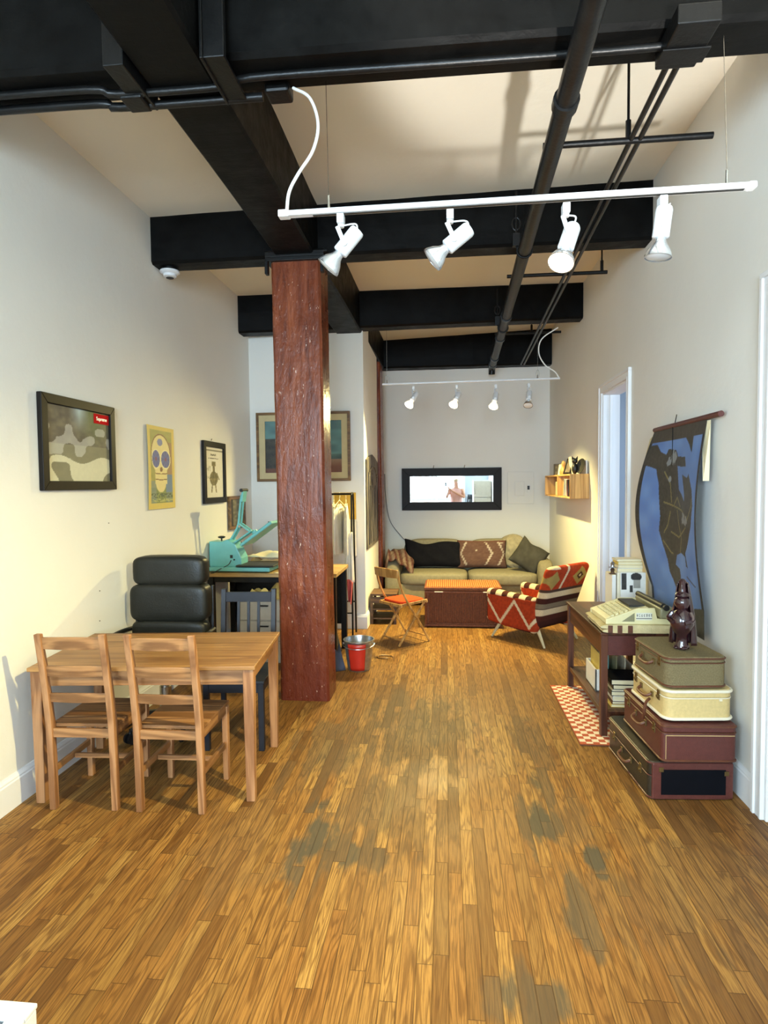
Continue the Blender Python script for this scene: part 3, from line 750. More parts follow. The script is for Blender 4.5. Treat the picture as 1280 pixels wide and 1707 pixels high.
# 1: the black framed print with the red label (a plain street-coloured stand-in)
a1 = at(68, 818, X=XL+.01); c1 = at(186, 680, X=XL+.01)
W1, H1 = c1.y-a1.y, c1.z-a1.z
f1 = thing('framed_print', 'black framed dark print with a red label at its upper right, on the left wall', 'picture', (XL+.002, a1.y, a1.z), LW)
frame(f1, W1, H1, .055, .03, 'frame_black')
def art1(u, v):
    n = vnoise(u*9, v*9)*.6+vnoise(u*23, v*23)*.4
    c = cmix((62, 56, 54), (120, 112, 92), n)
    c = cmix(c, (92, 108, 60), max(0, 1-abs(u-.76)*3.0)*max(0, v-.45)*2.2)
    c = cmix(c, (176, 196, 200), max(0, 1-abs(u-.5)*6)*max(0, (v-.66)*3.4))
    if v < .5: c = cmix(c, (132, 130, 100), .75)
    if v < .30+.05*math.sin(u*9) and vnoise(u*4+3, v*5) > .42: c = cmix(c, (220, 216, 184), .85)
    if vnoise(u*6+9, v*7+2) > .72 and .3 < v < .8: c = cmix(c, (200, 200, 192), .6)
    return c
art('print_sheet', f1, (.05, -.012, .05), (1, 0, 0), (0, 0, 1), W1-.1, H1-.1, art1, 110, 110)
MB().box(W1-.05-.175, W1-.055, -.0155, -.013, H1-.125, H1-.062).build('red_label', 'label_red', f1)
text('label_lettering', 'Supreme', .034, f1, (W1-.14, -.0165, H1-.094), (PI/2, 0, 0), 'white')
# 2: yellow unframed poster of a decorated skull
a2 = at(247, 850, X=XL+.01); c2 = at(289, 716, X=XL+.01)
f2 = thing('paper_poster', 'yellow unframed paper poster of a decorated blue-eyed skull', 'poster', (XL+.006, a2.y, a2.z), LW)
W2, H2 = c2.y-a2.y, c2.z-a2.z
def art2(u, v):
    Y, OL, CR_, BL, BR = (214, 190, 98), (168, 160, 92), (226, 210, 146), (92, 106, 168), (120, 84, 50)
    if u < .10 or u > .90 or v < .07 or v > .95: return Y
    c = cmix(OL, (150, 150, 78), vnoise(u*8, v*20))
    if v < .26: c = cmix((140, 150, 84), (112, 124, 70), vnoise(u*12, v*30))
    if v < .34 and (u < .3 or u > .66): c = cmix(c, (120, 136, 146), .6)
    if u > .66 and .2 < v < .42: c = (104, 128, 156)
    if u > .72 and .42 < v < .82: c = cmix(c, (150, 100, 92), .6)
    x = (u-.48)/.36
    head = (x*x+((v-.66)/.245)**2) < 1 or (abs(x) < .62 and .30 < v < .55) or (abs(u-.47) < .19*math.sqrt(max(0, 1-((.32-v)/.12)**2)) and .20 < v <= .32)
    edge = (x*x+((v-.66)/.245)**2)
    if head: c = CR_
    if .93 < edge < 1.06 and v > .55: c = BR
    for ex, rx in ((.30, .145), (.66, .165)):
        e = math.hypot((u-ex)/rx, (v-.605)/.105)
        if e < 1: c = cmix(BL, (66, 70, 132), .8*(.5+.5*math.cos(8*math.atan2((v-.605)/.105, (u-ex)/rx))*e)); 
        if e < .22: c = (120, 60, 90)
        if 1 < e < 1.13: c = (236, 226, 176)
    if math.hypot((u-.46)/.1, (v-.81)/.045) < 1: c = (120, 128, 170)
    if math.hypot((u-.49)/.05, (v-.48)/.03) < 1: c = BR
    for yy in (.425, .355):
        if abs(v-yy-.02*x*x) < .006 and abs(x) < .62: c = BR
    if .135 < v < .19 and hashn(int(u*26), int(v*60)) > .55: c = (84, 96, 66)
    if .085 < v < .12 and hashn(int(u*34), int(v*80)) > .55: c = (176, 176, 110)
    return c
art('poster_sheet', f2, (0, 0, 0), (1, 0, 0), (0, 0, 1), W2, H2, art2, 80, 160, warp=lambda a, b: .012*(1-a)**3*math.sin(b*2.2+.4)+.004).modifiers.new('thick', 'SOLIDIFY').thickness = .001
# 3: narrow black frame
a3 = at(339, 840, X=XL+.01); c3 = at(373, 740, X=XL+.01); W3, H3 = c3.y-a3.y, c3.z-a3.z
f3 = thing('framed_print', 'narrow black framed pale print with a thin brown figure, on the left wall', 'picture', (XL+.002, a3.y, a3.z), LW)
frame(f3, W3, H3, .055, .028, 'frame_black')
def art3(u, v):
    c = (214, 210, 196)
    if abs(v-.93) < .012: c = (120, 116, 100)
    if (abs(v-.845) < .016 and abs(u-.45) < .16) or (abs(v-.775) < .014 and abs(u-.45) < .28):
        if hashn(int(u*30), int(v*90)) > .25: c = (96, 92, 80)
    d = abs(u-.46); n = vnoise(u*16, v*30)
    if (.62 < v < .72 and d < .11) or (.5 < v < .63 and d < .06) or (.24 < v < .52 and d < .09+.14*math.sin((v-.24)/.28*PI)) or (.1 < v < .26 and abs(d-.13*(1.2-v*2)) < .03):
        c = cmix((78, 70, 44), (140, 128, 84), n)
    if .35 < v < .5 and abs(u-(.62+(.5-v))) < .03: c = (112, 102, 66)
    if (abs(v-.58) < .05 or abs(v-.4) < .02) and u < .3 and hashn(int(u*40), int(v*70)) > .6: c = (160, 156, 140)
    return c
art('print_sheet', f3, (.05, -.012, .05), (1, 0, 0), (0, 0, 1), W3-.1, H3-.1, art3, 60, 100)
MB().tube([(W3*.42, -.004, H3+.012), (W3*.42, -.012, H3+.03)], .003, 6).build('nail', 'iron', f3)
# 4: small frame half hidden by the press
a4 = at(381, 884, X=XL+.01); c4 = at(406, 826, X=XL+.01); W4, H4 = c4.y-a4.y, c4.z-a4.z
f4 = thing('framed_print', 'small brown framed print low in the corner behind the teal press', 'picture', (XL+.002, a4.y, a4.z), LW)
frame(f4, W4, H4, .035, .03, 'frame_wood')
art('print_sheet', f4, (.03, -.012, .03), (1, 0, 0), (0, 0, 1), W4-.06, H4-.06, lambda u, v: cmix((92, 90, 70), (150, 142, 112), vnoise(u*7, v*14)) if u > .25 else (40, 38, 34), 30, 40)
# painting on the closet wall, behind the post
a5 = at(429, 803, Y=YP-.03); c5 = at(583, 685, Y=YP-.03); W5, H5 = c5.x-a5.x, c5.z-a5.z
f5 = thing('framed_painting', 'wide landscape painting in a brown frame with linen mount, behind the red post', 'picture', (a5.x, YP-.003, a5.z))
frame(f5, W5, H5, .03, .045, 'frame_wood')
def ring_frame(mb, w, h, a, b, y0, y1):
    for (x0, x1, z0, z1) in ((a, w-a, a, b), (a, w-a, h-b, h-a), (a, b, b, h-b), (w-b, w-a, b, h-b)): mb.box(x0, x1, y0, y1, z0, z1)
    return mb
ring_frame(MB(), W5, H5, .028, .10, -.032, -.004).build('mount', 'mat_linen', f5)
def art5(u, v):
    n = vnoise(u*8, v*14)
    c = cmix((66, 100, 104), (104, 150, 142), n*.8) if v > .35 else cmix((150, 124, 96), (110, 62, 40), (.3-v)*5)
    if .26 < v < .36: c = cmix((46, 70, 70), (80, 110, 104), n)
    if u < .2 and v < .66: c = cmix((26, 28, 26), (60, 56, 44), n)
    if u < .2 and v < .1: c = (92, 50, 34)
    if .17 < u < .24 and .1 < v < .58: c = (190, 166, 120)
    return c
art('painted_canvas', f5, (.095, -.016, .095), (1, 0, 0), (0, 0, 1), W5-.19, H5-.19, art5, 90, 60)
# yellow poster on the closet wall behind the clothes rail
a6 = at(556, 866, Y=YP-.01); c6 = at(593, 821, Y=YP-.01)
tag(MB().box(0, c6.x-a6.x, -.002, 0, 0, c6.z-a6.z).build('paper_poster', 'yellow_paper'), 'plain mustard yellow sheet on the wall behind the hanging shirts', 'poster').location = (a6.x, YP-.001, a6.z)
# carved wooden panel on the side of the closet box
a7 = at(613, 916, X=XP+.02); c7 = at(629, 770, X=XP+.02)
f7 = thing('wall_panel', 'tall weathered grey wooden panel with arched top near the far post', 'wall art', (XP+.002, a7.y, a7.z), LW)
W7, H7 = c7.y-a7.y, at(613, 755, X=XP+.02).z-a7.z
poly = [(0, 0), (W7, 0), (W7, H7*.93), (W7*.75, H7*.975), (W7*.5, H7), (W7*.25, H7*.975), (0, H7*.93)]
MB().prism([(x, 0, z) for x, z in poly], (0, -.02, 0)).build('board', 'grey_wood', f7, bev=.003)
pn = MB()
for k in range(7):
    x = W7*(.1+.8*k/6); pn.bar((x, -.026, H7*.04), (x, -.026, H7*(.8 if k in (0, 6) else .66)), .018, .012, up=(0, 1, 0))
pn.tube([(W7*.5+W7*.36*math.cos(a), -.026, H7*.70+H7*.17*math.sin(a)) for a in [PI*i/16 for i in range(17)]], .008, 8)
pn.lathe([(0, 0), (W7*.12, .0), (W7*.10, .015), (0, .02)], (W7*.5, -.02, H7*.72), (0, -1, 0), 20)
pn.build('carving', 'grey_wood', f7, bev=.002)
# framed mirror on the far wall
a8 = at(670, 851, Y=YF-.03); c8 = at(836, 779, Y=YF-.03); W8, H8 = c8.x-a8.x, c8.z-a8.z
f8 = thing('wall_mirror', 'wide black framed mirror on the far wall above the sofa', 'mirror', (a8.x, YF-.003, a8.z))
frame(f8, W8, H8, .125, .035, 'frame_black')
MB().box(.11, W8-.11, -.012, 0, .11, H8-.11).build('mirror_glass', 'mirror', f8)
for fx in (.32, .63): MB().tube([(W8*fx, -.004, H8), (W8*fx+.01, -.008, H8+.045)], .006, 8).build('hook', 'chrome', f8)
# electrical panel
a9 = at(846, 840, Y=YF-.02); c9 = at(890, 786, Y=YF-.02)
f9 = thing('fuse_box', 'white painted electrical panel on the far wall right of the mirror', 'panel', (a9.x, YF-.002, a9.z))
W9, H9 = c9.x-a9.x, c9.z-a9.z
MB().box(0, W9, -.018, 0, 0, H9).build('cover', 'wall', f9, bev=.004)
MB().box(W9*.28, W9*.64, -.028, -.018, H9*.25, H9*.70).build('door', 'wall', f9, bev=.004)
MB().box(W9*.74, W9*.86, -.032, -.018, H9*.36, H9*.60).build('switch_plate', 'white_plastic', f9, bev=.003)
MB().box(W9*.745, W9*.83, -.04, -.032, H9*.44, H9*.56).build('black_switch', 'black_plastic', f9, bev=.002)
# smoke detector on the second beam
s0 = at(283, 452, Y=4.72)
sd = thing('smoke_detector', 'white round smoke detector under the second beam by the left wall', 'smoke detector', s0)
MB().lathe([(0, .06), (.06, .06), (.06, .0), (0, .0)], (0, 0, 0), (0, 0, 1)).build('mounting_box', 'iron', sd, smooth=True)
MB().lathe([(0, 0), (.075, 0), (.077, -.012), (.066, -.022), (.052, -.026), (.05, -.045), (.03, -.052), (0, -.053)]).build('cover', 'white', sd, smooth=True)
MB().lathe([(.02, -.052), (.03, -.0535), (.03, -.056), (.0, -.056)], n=20).build('vent_ring', 'dark_grey', sd, smooth=True)
# loose grey cable on the far wall behind the sofa
tag(MB().tube(bez([at(641, 790, Y=YF-.015), at(643, 830, Y=YF-.015), at(650, 868, Y=YF-.015), at(668, 893, Y=YF-.015), at(680, 905, Y=YF-.02)], 6), .006, 6).build('wall_cable', 'cord_grey', smooth=True), 'thin grey cable drooping down the far wall to the sofa', 'cord')

# ================================================================== PINE TABLE AND CHAIRS
TRZ = math.radians(5.6)
dt = thing('dining_table', 'pale oiled pine dining table at the left wall', 'table', (-1.635, 3.355, 0), TRZ)
TW, TD, TH = 1.20, .745, .735
tp = MB(); tp.box(-TW/2, TW/2, -TD/2, TD/2, TH-.022, TH); tp.build('tabletop', 'pine_top', dt, bev=.004)
for x in (-1, 1):
    for y in (-1, 1):
        cx, cy = x*(TW/2-.04), y*(TD/2-.04)
        MB().hexa([(cx-.023, cy-.023, 0), (cx+.023, cy-.023, 0), (cx+.023, cy+.023, 0), (cx-.023, cy+.023, 0)], [(cx-.029, cy-.029, TH-.022), (cx+.029, cy-.029, TH-.022), (cx+.029, cy+.029, TH-.022), (cx-.029, cy+.029, TH-.022)]).build('leg', 'pine_z', dt, bev=.003)
for y in (-1, 1): MB().box(-TW/2+.06, TW/2-.06, y*(TD/2-.045)-.01, y*(TD/2-.045)+.01, TH-.108, TH-.022).build('apron', 'pine', dt, bev=.002)
for x in (-1, 1): MB().box(x*(TW/2-.045)-.01, x*(TW/2-.045)+.01, -TD/2+.06, TD/2-.06, TH-.108, TH-.022).build('apron', 'pine_y', dt, bev=.002)

def pine_chair(label, loc, rz):
    """faces +y; the back is at -y"""
    t = thing('dining_chair', label, 'chair', loc, rz, 'pine dining chairs')
    hw = .165
    for s in (-1, 1):
        x = s*hw; m = MB()
        pr = [(0, -.175, .036), (.25, -.178, .040), (.46, -.185, .042), (.62, -.205, .038), (.80, -.235, .034), (.945, -.262, .030)]
        vs = []
        for z, y, d in pr: vs += [(x-.0165, y-d/2, z), (x+.0165, y-d/2, z), (x+.0165, y+d/2, z), (x-.0165, y+d/2, z)]
        m.add(vs, [(0, 3, 2, 1)]+[(4*i+k, 4*i+(k+1) % 4, 4*i+4+(k+1) % 4, 4*i+4+k) for i in range(5) for k in range(4)]+[(20, 21, 22, 23)])
        m.build('rear_post', 'pine_z', t, bev=.004)
        MB().hexa([(x-.015, .175, 0), (x+.015, .175, 0), (x+.015, .207, 0), (x-.015, .207, 0)], [(x-.017, .172, .428), (x+.017, .172, .428), (x+.017, .209, .428), (x-.017, .209, .428)]).build('leg', 'pine_z', t, bev=.003)
        MB().box(x-.009, x+.009, -.16, .175, .19, .222).build('stretcher', 'pine_y', t, bev=.002)
        MB().box(x-.010, x+.010, -.165, .175, .385, .43).build('seat_rail', 'pine_y', t, bev=.002)
    MB().box(-hw+.014, hw-.014, -.19, -.172, .385, .432).build('seat_rail', 'pine', t, bev=.002)
    MB().box(-hw+.014, hw-.014, .178, .196, .385, .43).build('seat_rail', 'pine', t, bev=.002)
    MB().box(-hw+.014, hw-.014, .0, .018, .19, .215).build('stretcher', 'pine', t, bev=.002)
    st = MB()
    for k in range(4):
        y0 = -.162+k*.0965; st.box(-hw-.012, hw+.012, y0, y0+.0955, .43, .448)
    st.build('seat', 'pine', t, bev=.003)
    for zc, yy, h in ((.60, -.203, .048), (.745, -.227, .056), (.895, -.254, .062)):
        n = 12; m = MB()
        vs = []
        for i in range(n+1):
            u = i/n; x = lerp(-hw+.014, hw-.014, u); b = math.sin(PI*u)
            y = yy-.016*b+.004; dz = .008*b
            tl = math.sin(.16)
            vs += [(x, y+.007+tl*h/2, zc-h/2), (x, y-.006+tl*h/2, zc-h/2), (x, y-.006-tl*h/2, zc+h/2+dz*.6), (x, y+.007-tl*h/2, zc+h/2+dz*.6)]
        m.add(vs, [(0, 1, 2, 3), (4*n+3, 4*n+2, 4*n+1, 4*n)]+[(4*i+k, 4*i+4+k, 4*i+4+(k+1) % 4, 4*i+(k+1) % 4) for i in range(n) for k in range(4)])
        m.build('back_slat', 'pine', t, bev=.002)
    return t
pine_chair('pine slat-back dining chair nearer the left wall', (-1.895, 3.09, 0), math.radians(3))
pine_chair('pine slat-back dining chair at the middle of the table front', (-1.424, 3.10, 0), math.radians(1))

# black leather office chair behind the table
oc = thing('office_chair', 'high-backed black leather office chair at the back of the pine table', 'chair', (-1.945, 4.06, 0), math.radians(1))
def wr(q):
    """creases pressed into the leather"""
    return q+V(0, .012*math.sin(q.x*21+q.z*30)*max(0, 1-abs(q.x)/.2)*max(0, 1-abs(q.z-.86)/.1), 0)
weld(pad(MB(), 0, .04, 1.085, .53, .16, .215, 5).build('headrest', 'leather', oc, smooth='all'))
weld(pad(MB(), 0, .03, .862, .565, .17, .275, 5.5, 60, 36, fn=wr).build('back_cushion', 'leather', oc, smooth='all'))
weld(pad(MB(), 0, .02, .645, .55, .15, .20, 4.6).build('lumbar_cushion', 'leather', oc, smooth='all'))
weld(pad(MB(), 0, -.18, .50, .55, .50, .15, 4).build('seat', 'leather', oc, smooth='all'))
for s in (-1, 1):
    MB().bar((s*.285, .07, .5), (s*.275, .10, .97), .02, .03, up=(0, 1, 0)).build('back_strut', 'black_plastic', oc, bev=.005)
    MB().tube(bez([(s*.30, -.30, .50), (s*.315, -.34, .56), (s*.315, -.30, .655), (s*.315, -.1, .67), (s*.30, .05, .665)], 5), .016, 8).build('armrest', 'black_plastic', oc, smooth=True)
MB().cyl((0, -.1, .42), (0, -.1, .12), .03, 16).cyl((0, -.1, .3), (0, -.1, .1), .04, 16).build('gas_column', 'chrome', oc, smooth=True)
MB().box(-.11, .11, -.24, .06, .40, .435).build('tilt_plate', 'black_plastic', oc, bev=.01)
for k in range(5):
    a = 2*PI*k/5+.5; e = V(.29*math.cos(a), -.1+.29*math.sin(a), .085)
    MB().bar((0, -.1, .12), e, .05, .035, w2=.03, h2=.025).build('base_arm', 'black_plastic', oc, bev=.006)
    cs = MB().cyl(e+V(-.012*math.sin(a), .012*math.cos(a), -.05), e+V(-.028*math.sin(a), .028*math.cos(a), -.05), .034, 18).cyl(e+V(.012*math.sin(a), -.012*math.cos(a), -.05), e+V(.028*math.sin(a), -.028*math.cos(a), -.05), .034, 18)
    cs.cyl(e+V(0, 0, .0), e+V(0, 0, -.05), .01, 8).cyl(e+V(-.02*math.sin(a), .02*math.cos(a), -.05), e+V(.02*math.sin(a), -.02*math.cos(a), -.05), .006, 8).build('caster', 'black_plastic', oc, smooth=True)

# dark painted slat chair, pushed under the right end of the table (faces the camera)
bc = thing('slat_back_chair', 'blue-black painted slat-back chair beside the leather chair', 'chair', (-1.36, 3.86, 0), math.radians(184))
for s in (-1, 1):
    x = s*.175; m = MB(); vs = []
    for z, y in ((0, -.16), (.45, -.165), (.96, -.225)): vs += [(x-.016, y-.018, z), (x+.016, y-.018, z), (x+.016, y+.018, z), (x-.016, y+.018, z)]
    m.add(vs, [(0, 3, 2, 1)]+[(4*i+k, 4*i+(k+1) % 4, 4*i+4+(k+1) % 4, 4*i+4+k) for i in range(2) for k in range(4)]+[(8, 9, 10, 11)])
    m.build('rear_post', 'black_paint', bc, bev=.003)
    MB().box(x-.018, x+.018, .18, .216, 0, .43).build('leg', 'black_paint', bc, bev=.003)
    MB().box(x-.01, x+.01, -.15, .18, .37, .43).build('seat_rail', 'black_paint', bc, bev=.002)
MB().box(-.16, .16, -.176, -.158, .37, .43).box(-.16, .16, .188, .206, .37, .43).build('seat_rail', 'black_paint', bc, bev=.002)
MB().box(-.2, .2, -.19, .225, .43, .452).build('seat', 'black_paint', bc, bev=.006)
MB().bar((-.16, -.214, .905), (.16, -.214, .905), .018, .07).build('top_rail', 'black_paint', bc, bev=.003)
MB().bar((-.16, -.18, .56), (.16, -.18, .56), .018, .04).build('lower_rail', 'black_paint', bc, bev=.003)
for x in (-.07, .0, .07): MB().bar((x, -.18, .57), (x, -.212, .88), .02, .012, up=(0, 1, 0)).build('back_slat', 'black_paint', bc, bev=.002)

# ================================================================== WORK DESK WITH THE HEAT PRESS
DZ = .86
dk_ = thing('work_desk', 'tall work desk with birch top and black legs behind the red post', 'table', (-1.635, 5.80, 0))
MB().box(-.625, .625, -.34, .34, DZ-.035, DZ).build('desktop', 'desk', dk_, bev=.003)
for x in (-1, 1):
    for y in (-1, 1): MB().box(x*.585-.028, x*.585+.028, y*.29-.028, y*.29+.028, 0, DZ-.035).build('leg', 'iron', dk_, bev=.003)
MB().box(-.56, .56, .30, .315, .25, DZ-.035).build('back_panel', 'iron', dk_)
MB().box(-.56, .56, -.30, -.28, DZ-.09, DZ-.035).build('apron', 'iron', dk_)
def dpt(px, py, Y): return at(px, py, Y=Y)
# heat press: local x runs to the right
hp = thing('heat_press', 'teal heat press machine standing open on the work desk', 'machine', (max(at(334, 930, Y=5.57).x+.19, XL+.21), 5.66, DZ), math.radians(-2))
MB().box(-.17, .43, -.16, .16, .012, .05).build('base_plate', 'teal', hp, bev=.006)
MB().box(.10, .47, -.17, .17, .055, .072).build('lower_platen', 'dark_grey', hp, bev=.008)
body = [(-.19, .045), (.13, .045), (.13, .13), (.07, .26), (-.01, .31), (-.06, .285), (-.19, .29)]
MB().prism([(x, -.09, z) for x, z in body], (0, .18, 0)).build('housing', 'teal', hp, bev=.008)
MB().box(.02, .045, -.094, -.089, .13, .16).build('power_socket', 'black_plastic', hp)
MB().cyl((.06, -.09, .115), (.06, -.096, .115), .008, 10).build('socket_screw', 'black_plastic', hp)
MB().cyl((-.10, 0, .285), (-.10, 0, .315), .008, 10).lathe([(0, 0), (.02, 0), (.034, .006), (.036, .016), (.02, .022), (0, .024)], (-.10, 0, .312), n=14).build('pressure_knob', 'black_plastic', hp, smooth=True)
MB().tube(bez([(.03, -.095, .11), (.01, -.12, .07), (-.06, -.17, .03), (-.10, -.19, .006), (-.11, -.24, .006)], 6), .004, 8).build('mains_cord', 'black_plastic', hp, smooth=True)
# tilted upper platen
c0 = V(.30, 0, .37); ax = V(math.cos(.62), 0, math.sin(.62)); nz = V(-math.sin(.62), 0, math.cos(.62))
def PL(a, b, c): return c0+ax*a+V(0, b, 0)+nz*c
MB().hexa([PL(-.19, -.17, -.02), PL(.19, -.17, -.02), PL(.19, .17, -.02), PL(-.19, .17, -.02)], [PL(-.19, -.17, .012), PL(.19, -.17, .012), PL(.19, .17, .012), PL(-.19, .17, .012)]).build('upper_platen', 'teal', hp, bev=.012, seg=3)
for a, b in ((-.165, -.145), (.165, -.145), (-.165, .145), (.165, .145)): MB().cyl(PL(a, b, .01), PL(a, b, .02), .007, 10).build('platen_bolt', 'black_plastic', hp)
for y in (-.035, .035):
    MB().bar((.04, y, .27), (.22, y, .39), .014, .03, up=(0, 1, 0)).build('link_arm', 'teal', hp, bev=.003)
    MB().tube(bez([(-.01, y, .28), (.05, y, .37), (.085, y, .45), (.10, y, .56), (.115, y, .68), (.125, y, .73)], 5), .011, 10).build('lever_arm', 'teal', hp, smooth=True)
    MB().bar((.095, y, .455), (.20, y, .38), .012, .026, up=(0, 1, 0)).build('link_arm', 'teal', hp, bev=.003)
MB().cyl(PL(-.05, 0, .01), PL(-.05, 0, .05), .03, 16).build('pivot_boss', 'teal', hp, smooth=True)
MB().cyl((.1, -.05, .43), (.1, .05, .43), .012, 12).build('pivot_pin', 'chrome', hp, smooth=True)
MB().bar((.125, 0, .665), (.14, 0, .77), .10, .02, up=(1, 0, 0)).build('handle_plate', 'teal', hp, bev=.004)
MB().cyl((.135, -.075, .775), (.135, .075, .775), .017, 14).build('handle_grip', 'black_plastic', hp, smooth=True)
# papers and wrapped prints on the desk
def crumple(name, cx, cy, cz, sx, sy, sz, mat, label, cat, amp=.02, seed=1, rz=0, n=18, group=None):
    rr = random.Random(seed); ph = [rr.uniform(0, 6) for _ in range(6)]
    def f(u, v):
        x = (u-.5); y = (v-.5)
        e = min(1, 6*min(u, 1-u), 6*min(v, 1-v))
        z = sz*e*(.55+.45*math.sin(6*u+ph[0])*math.cos(5*v+ph[1]))+amp*e*math.sin(14*u+ph[2]+5*v)
        xx = sx*x*(1+.1*math.sin(7*v+ph[3])); yy = sy*y*(1+.1*math.sin(6*u+ph[4]))
        return (xx, yy, max(0.0015, z))
    m = MB().grid(f, n, n)
    o = m.build(name, mat, smooth=True, solid=.002)
    o.location = (cx, cy, cz); o.rotation_euler[2] = rz
    return tag(o, label, cat, group)
crumple('paper_bundle', -1.76, 5.98, DZ, .50, .32, .11, 'kraft', 'tan paper bundle heaped on the desk right of the press', 'paper', .015, 3, .1)
crumple('paper_sheet', -1.75, 5.96, DZ+.105, .50, .26, .05, 'paper', 'cream paper draped over the tan bundle on the desk', 'paper', .012, 5, -.1)
crumple('paper_sheet', -1.50, 5.70, DZ, .22, .16, .05, 'paper', 'cream paper scrap near the right end of the press base', 'paper', .02, 8, .3)
crumple('paper_sheet', -1.42, 5.545, DZ, .36, .13, .012, 'paper', 'flat cream papers lying at the front edge of the desk', 'paper', .004, 9, .06)
# under the desk
fc = thing('filing_cabinet', 'pale grey drawer cabinet under the work desk', 'cabinet', (-1.72, 5.62, 0))
MB().box(-.24, .24, -.10, .26, 0, .60).build('carcass', 'grey_metal', fc, bev=.004)
for k in range(3):
    d_ = MB().box(-.23, .23, -.115, -.10, .02+k*.195, .205+k*.195).build('drawer', 'grey_metal', fc, bev=.004)
    MB().bar((-.05, -.128, .16+k*.195), (.05, -.128, .16+k*.195), .012, .012).box(-.05, -.04, -.128, -.115, .155+k*.195, .165+k*.195).box(.04, .05, -.128, -.115, .155+k*.195, .165+k*.195).build('handle', 'iron', d_)
crumple('yellow_cloth', -1.75, 5.66, .60, .36, .26, .12, 'yellow_cloth', 'pale yellow cloth heaped on the drawer cabinet under the desk', 'cloth', .03, 11, .2)
crumple('clothes_heap', -1.20, 5.72, 0, .34, .46, .42, 'dark_cloth', 'dark heap of clothes under the right end of the work desk', 'clothes', .05, 14, .1, 24)
crumple('clothes_heap', -1.05, 5.42, 0, .20, .24, .22, 'blue_cloth', 'slate blue clothes bundle on the floor behind the bucket', 'clothes', .05, 17, .3, 24)

# ================================================================== CLOTHES RAIL
rk = thing('clothes_rack', 'thin black metal clothes rack behind the work desk', 'clothes rack', (-1.03, 6.62, 0))
loop = [(0, -.11, 0), (0, -.11, .9), (0, -.10, 1.50), (0, -.09, 1.56), (0, -.05, 1.585), (0, 0, 1.585), (0, .02, 1.56), (0, .035, 1.50), (0, .08, .9), (0, .14, 0)]
for x in (0, -.74):
    MB().tube([V(x, 0, 0)+Vector(p) for p in loop], .010, 8).build('end_frame', 'iron', rk, smooth=True)
MB().tube([(-.74, -.03, 1.575), (0, -.03, 1.575)], .011, 8).build('hanging_rail', 'iron', rk, smooth=True)
for z, yy in ((.36, .10), (.27, -.11)): MB().tube([(-.74, yy, z), (0, yy, z)], .008, 8).build('lower_bar', 'iron', rk, smooth=True)
for k in range(6):
    x = -1.10-.068*k-.005*(k % 2)
    hg = thing('coat_hanger', ('white shirt on a hanger, nearest the right end of the clothes rack', 'white shirt on a hanger, second from the right end of the clothes rack', 'white shirt on a hanger, third from the right end of the clothes rack', 'white shirt on a hanger, fourth from the right end, hidden behind the post', 'white shirt on a hanger, second from the left of the row on the rack', 'white shirt on a hanger, leftmost of the row on the clothes rack')[k], 'hanger', (x, 6.59, 1.575), math.radians(90+(-1)**k*9), 'shirts on hangers')
    pts = [(.0, 0, .012), (.014, 0, .02), (.022, 0, .006), (.016, 0, -.02), (0, 0, -.05)]
    MB().tube(bez(pts, 4)+[V(0, 0, -.07)], .003, 6).tube([(-.19, 0, -.14), (0, 0, -.065), (.19, 0, -.14)], .005, 6).build('hook_and_arms', 'paper', hg, smooth=True)
    rr = random.Random(k)
    a0 = rr.uniform(0, 6)
    def f(u, v, a0=a0, k=k):
        th = 2*PI*u
        z = -.10-.55*v; wdt = (.12+.10*min(1, v*6)) if v < .2 else .19+.02*math.sin(3*v+a0)
        dp = .010+.016*min(1, v*3)
        zz = z-.05*abs(math.cos(th))*(1-min(1, v*5))
        return (wdt*math.cos(th), dp*math.sin(th)*(1+.35*math.sin(9*u*2*PI/2+a0)*v)+.006*math.sin(7*math.cos(th)*2+a0), zz)
    MB().grid(f, 40, 16).build('shirt', 'white_cotton', hg, smooth='all')
cl = crumple('hanging_cloth', 0, 0, 0, .01, .01, .01, 'white_cotton', '', 'cloth')
bpy.data.objects.remove(cl)
def drape(name, x0, x1, y, z0, z1, mat, label, cat, amp=.012, wob=9, taper=0.0, seed=2):
    def f(u, v):
        c = (x0+x1)/2; hw = (x1-x0)/2*(1-taper*v)
        return (c+(u*2-1)*hw, y+amp*math.sin(wob*u+seed)*(.4+v)+.3*amp*math.sin(2.3*wob*u+seed*2), lerp(z1, z0, v)-.02*math.sin(3*u+seed))
    o = MB().grid(f, 24, 16).build(name, mat, smooth='all', solid=.004, loc=((x0+x1)/2, y, z0))
    return tag(o, label, cat)
a = at(585, 872, Y=6.86); b = at(594, 932, Y=6.86)
drape('hanging_cloth', a.x, b.x, 6.915, b.z, a.z, 'white_cotton', 'white cloth hanging flat against the closet wall beyond the rack', 'cloth', .008, 5)
a = at(576, 905, Y=6.48); b = at(590, 985, Y=6.48)
drape('hanging_cloth', a.x, b.x-.0, 6.44, b.z+.08, a.z+.1, 'white_cotton', 'cream cloth gathered on the end of the clothes rack', 'cloth', .016, 11, -.3)
drape('hanging_cloth', a.x+.02, b.x, 6.40, b.z-.12, b.z+.12, 'pink_cloth', 'pink cloth hanging low from the end of the clothes rack', 'cloth', .018, 8, .6, 4)

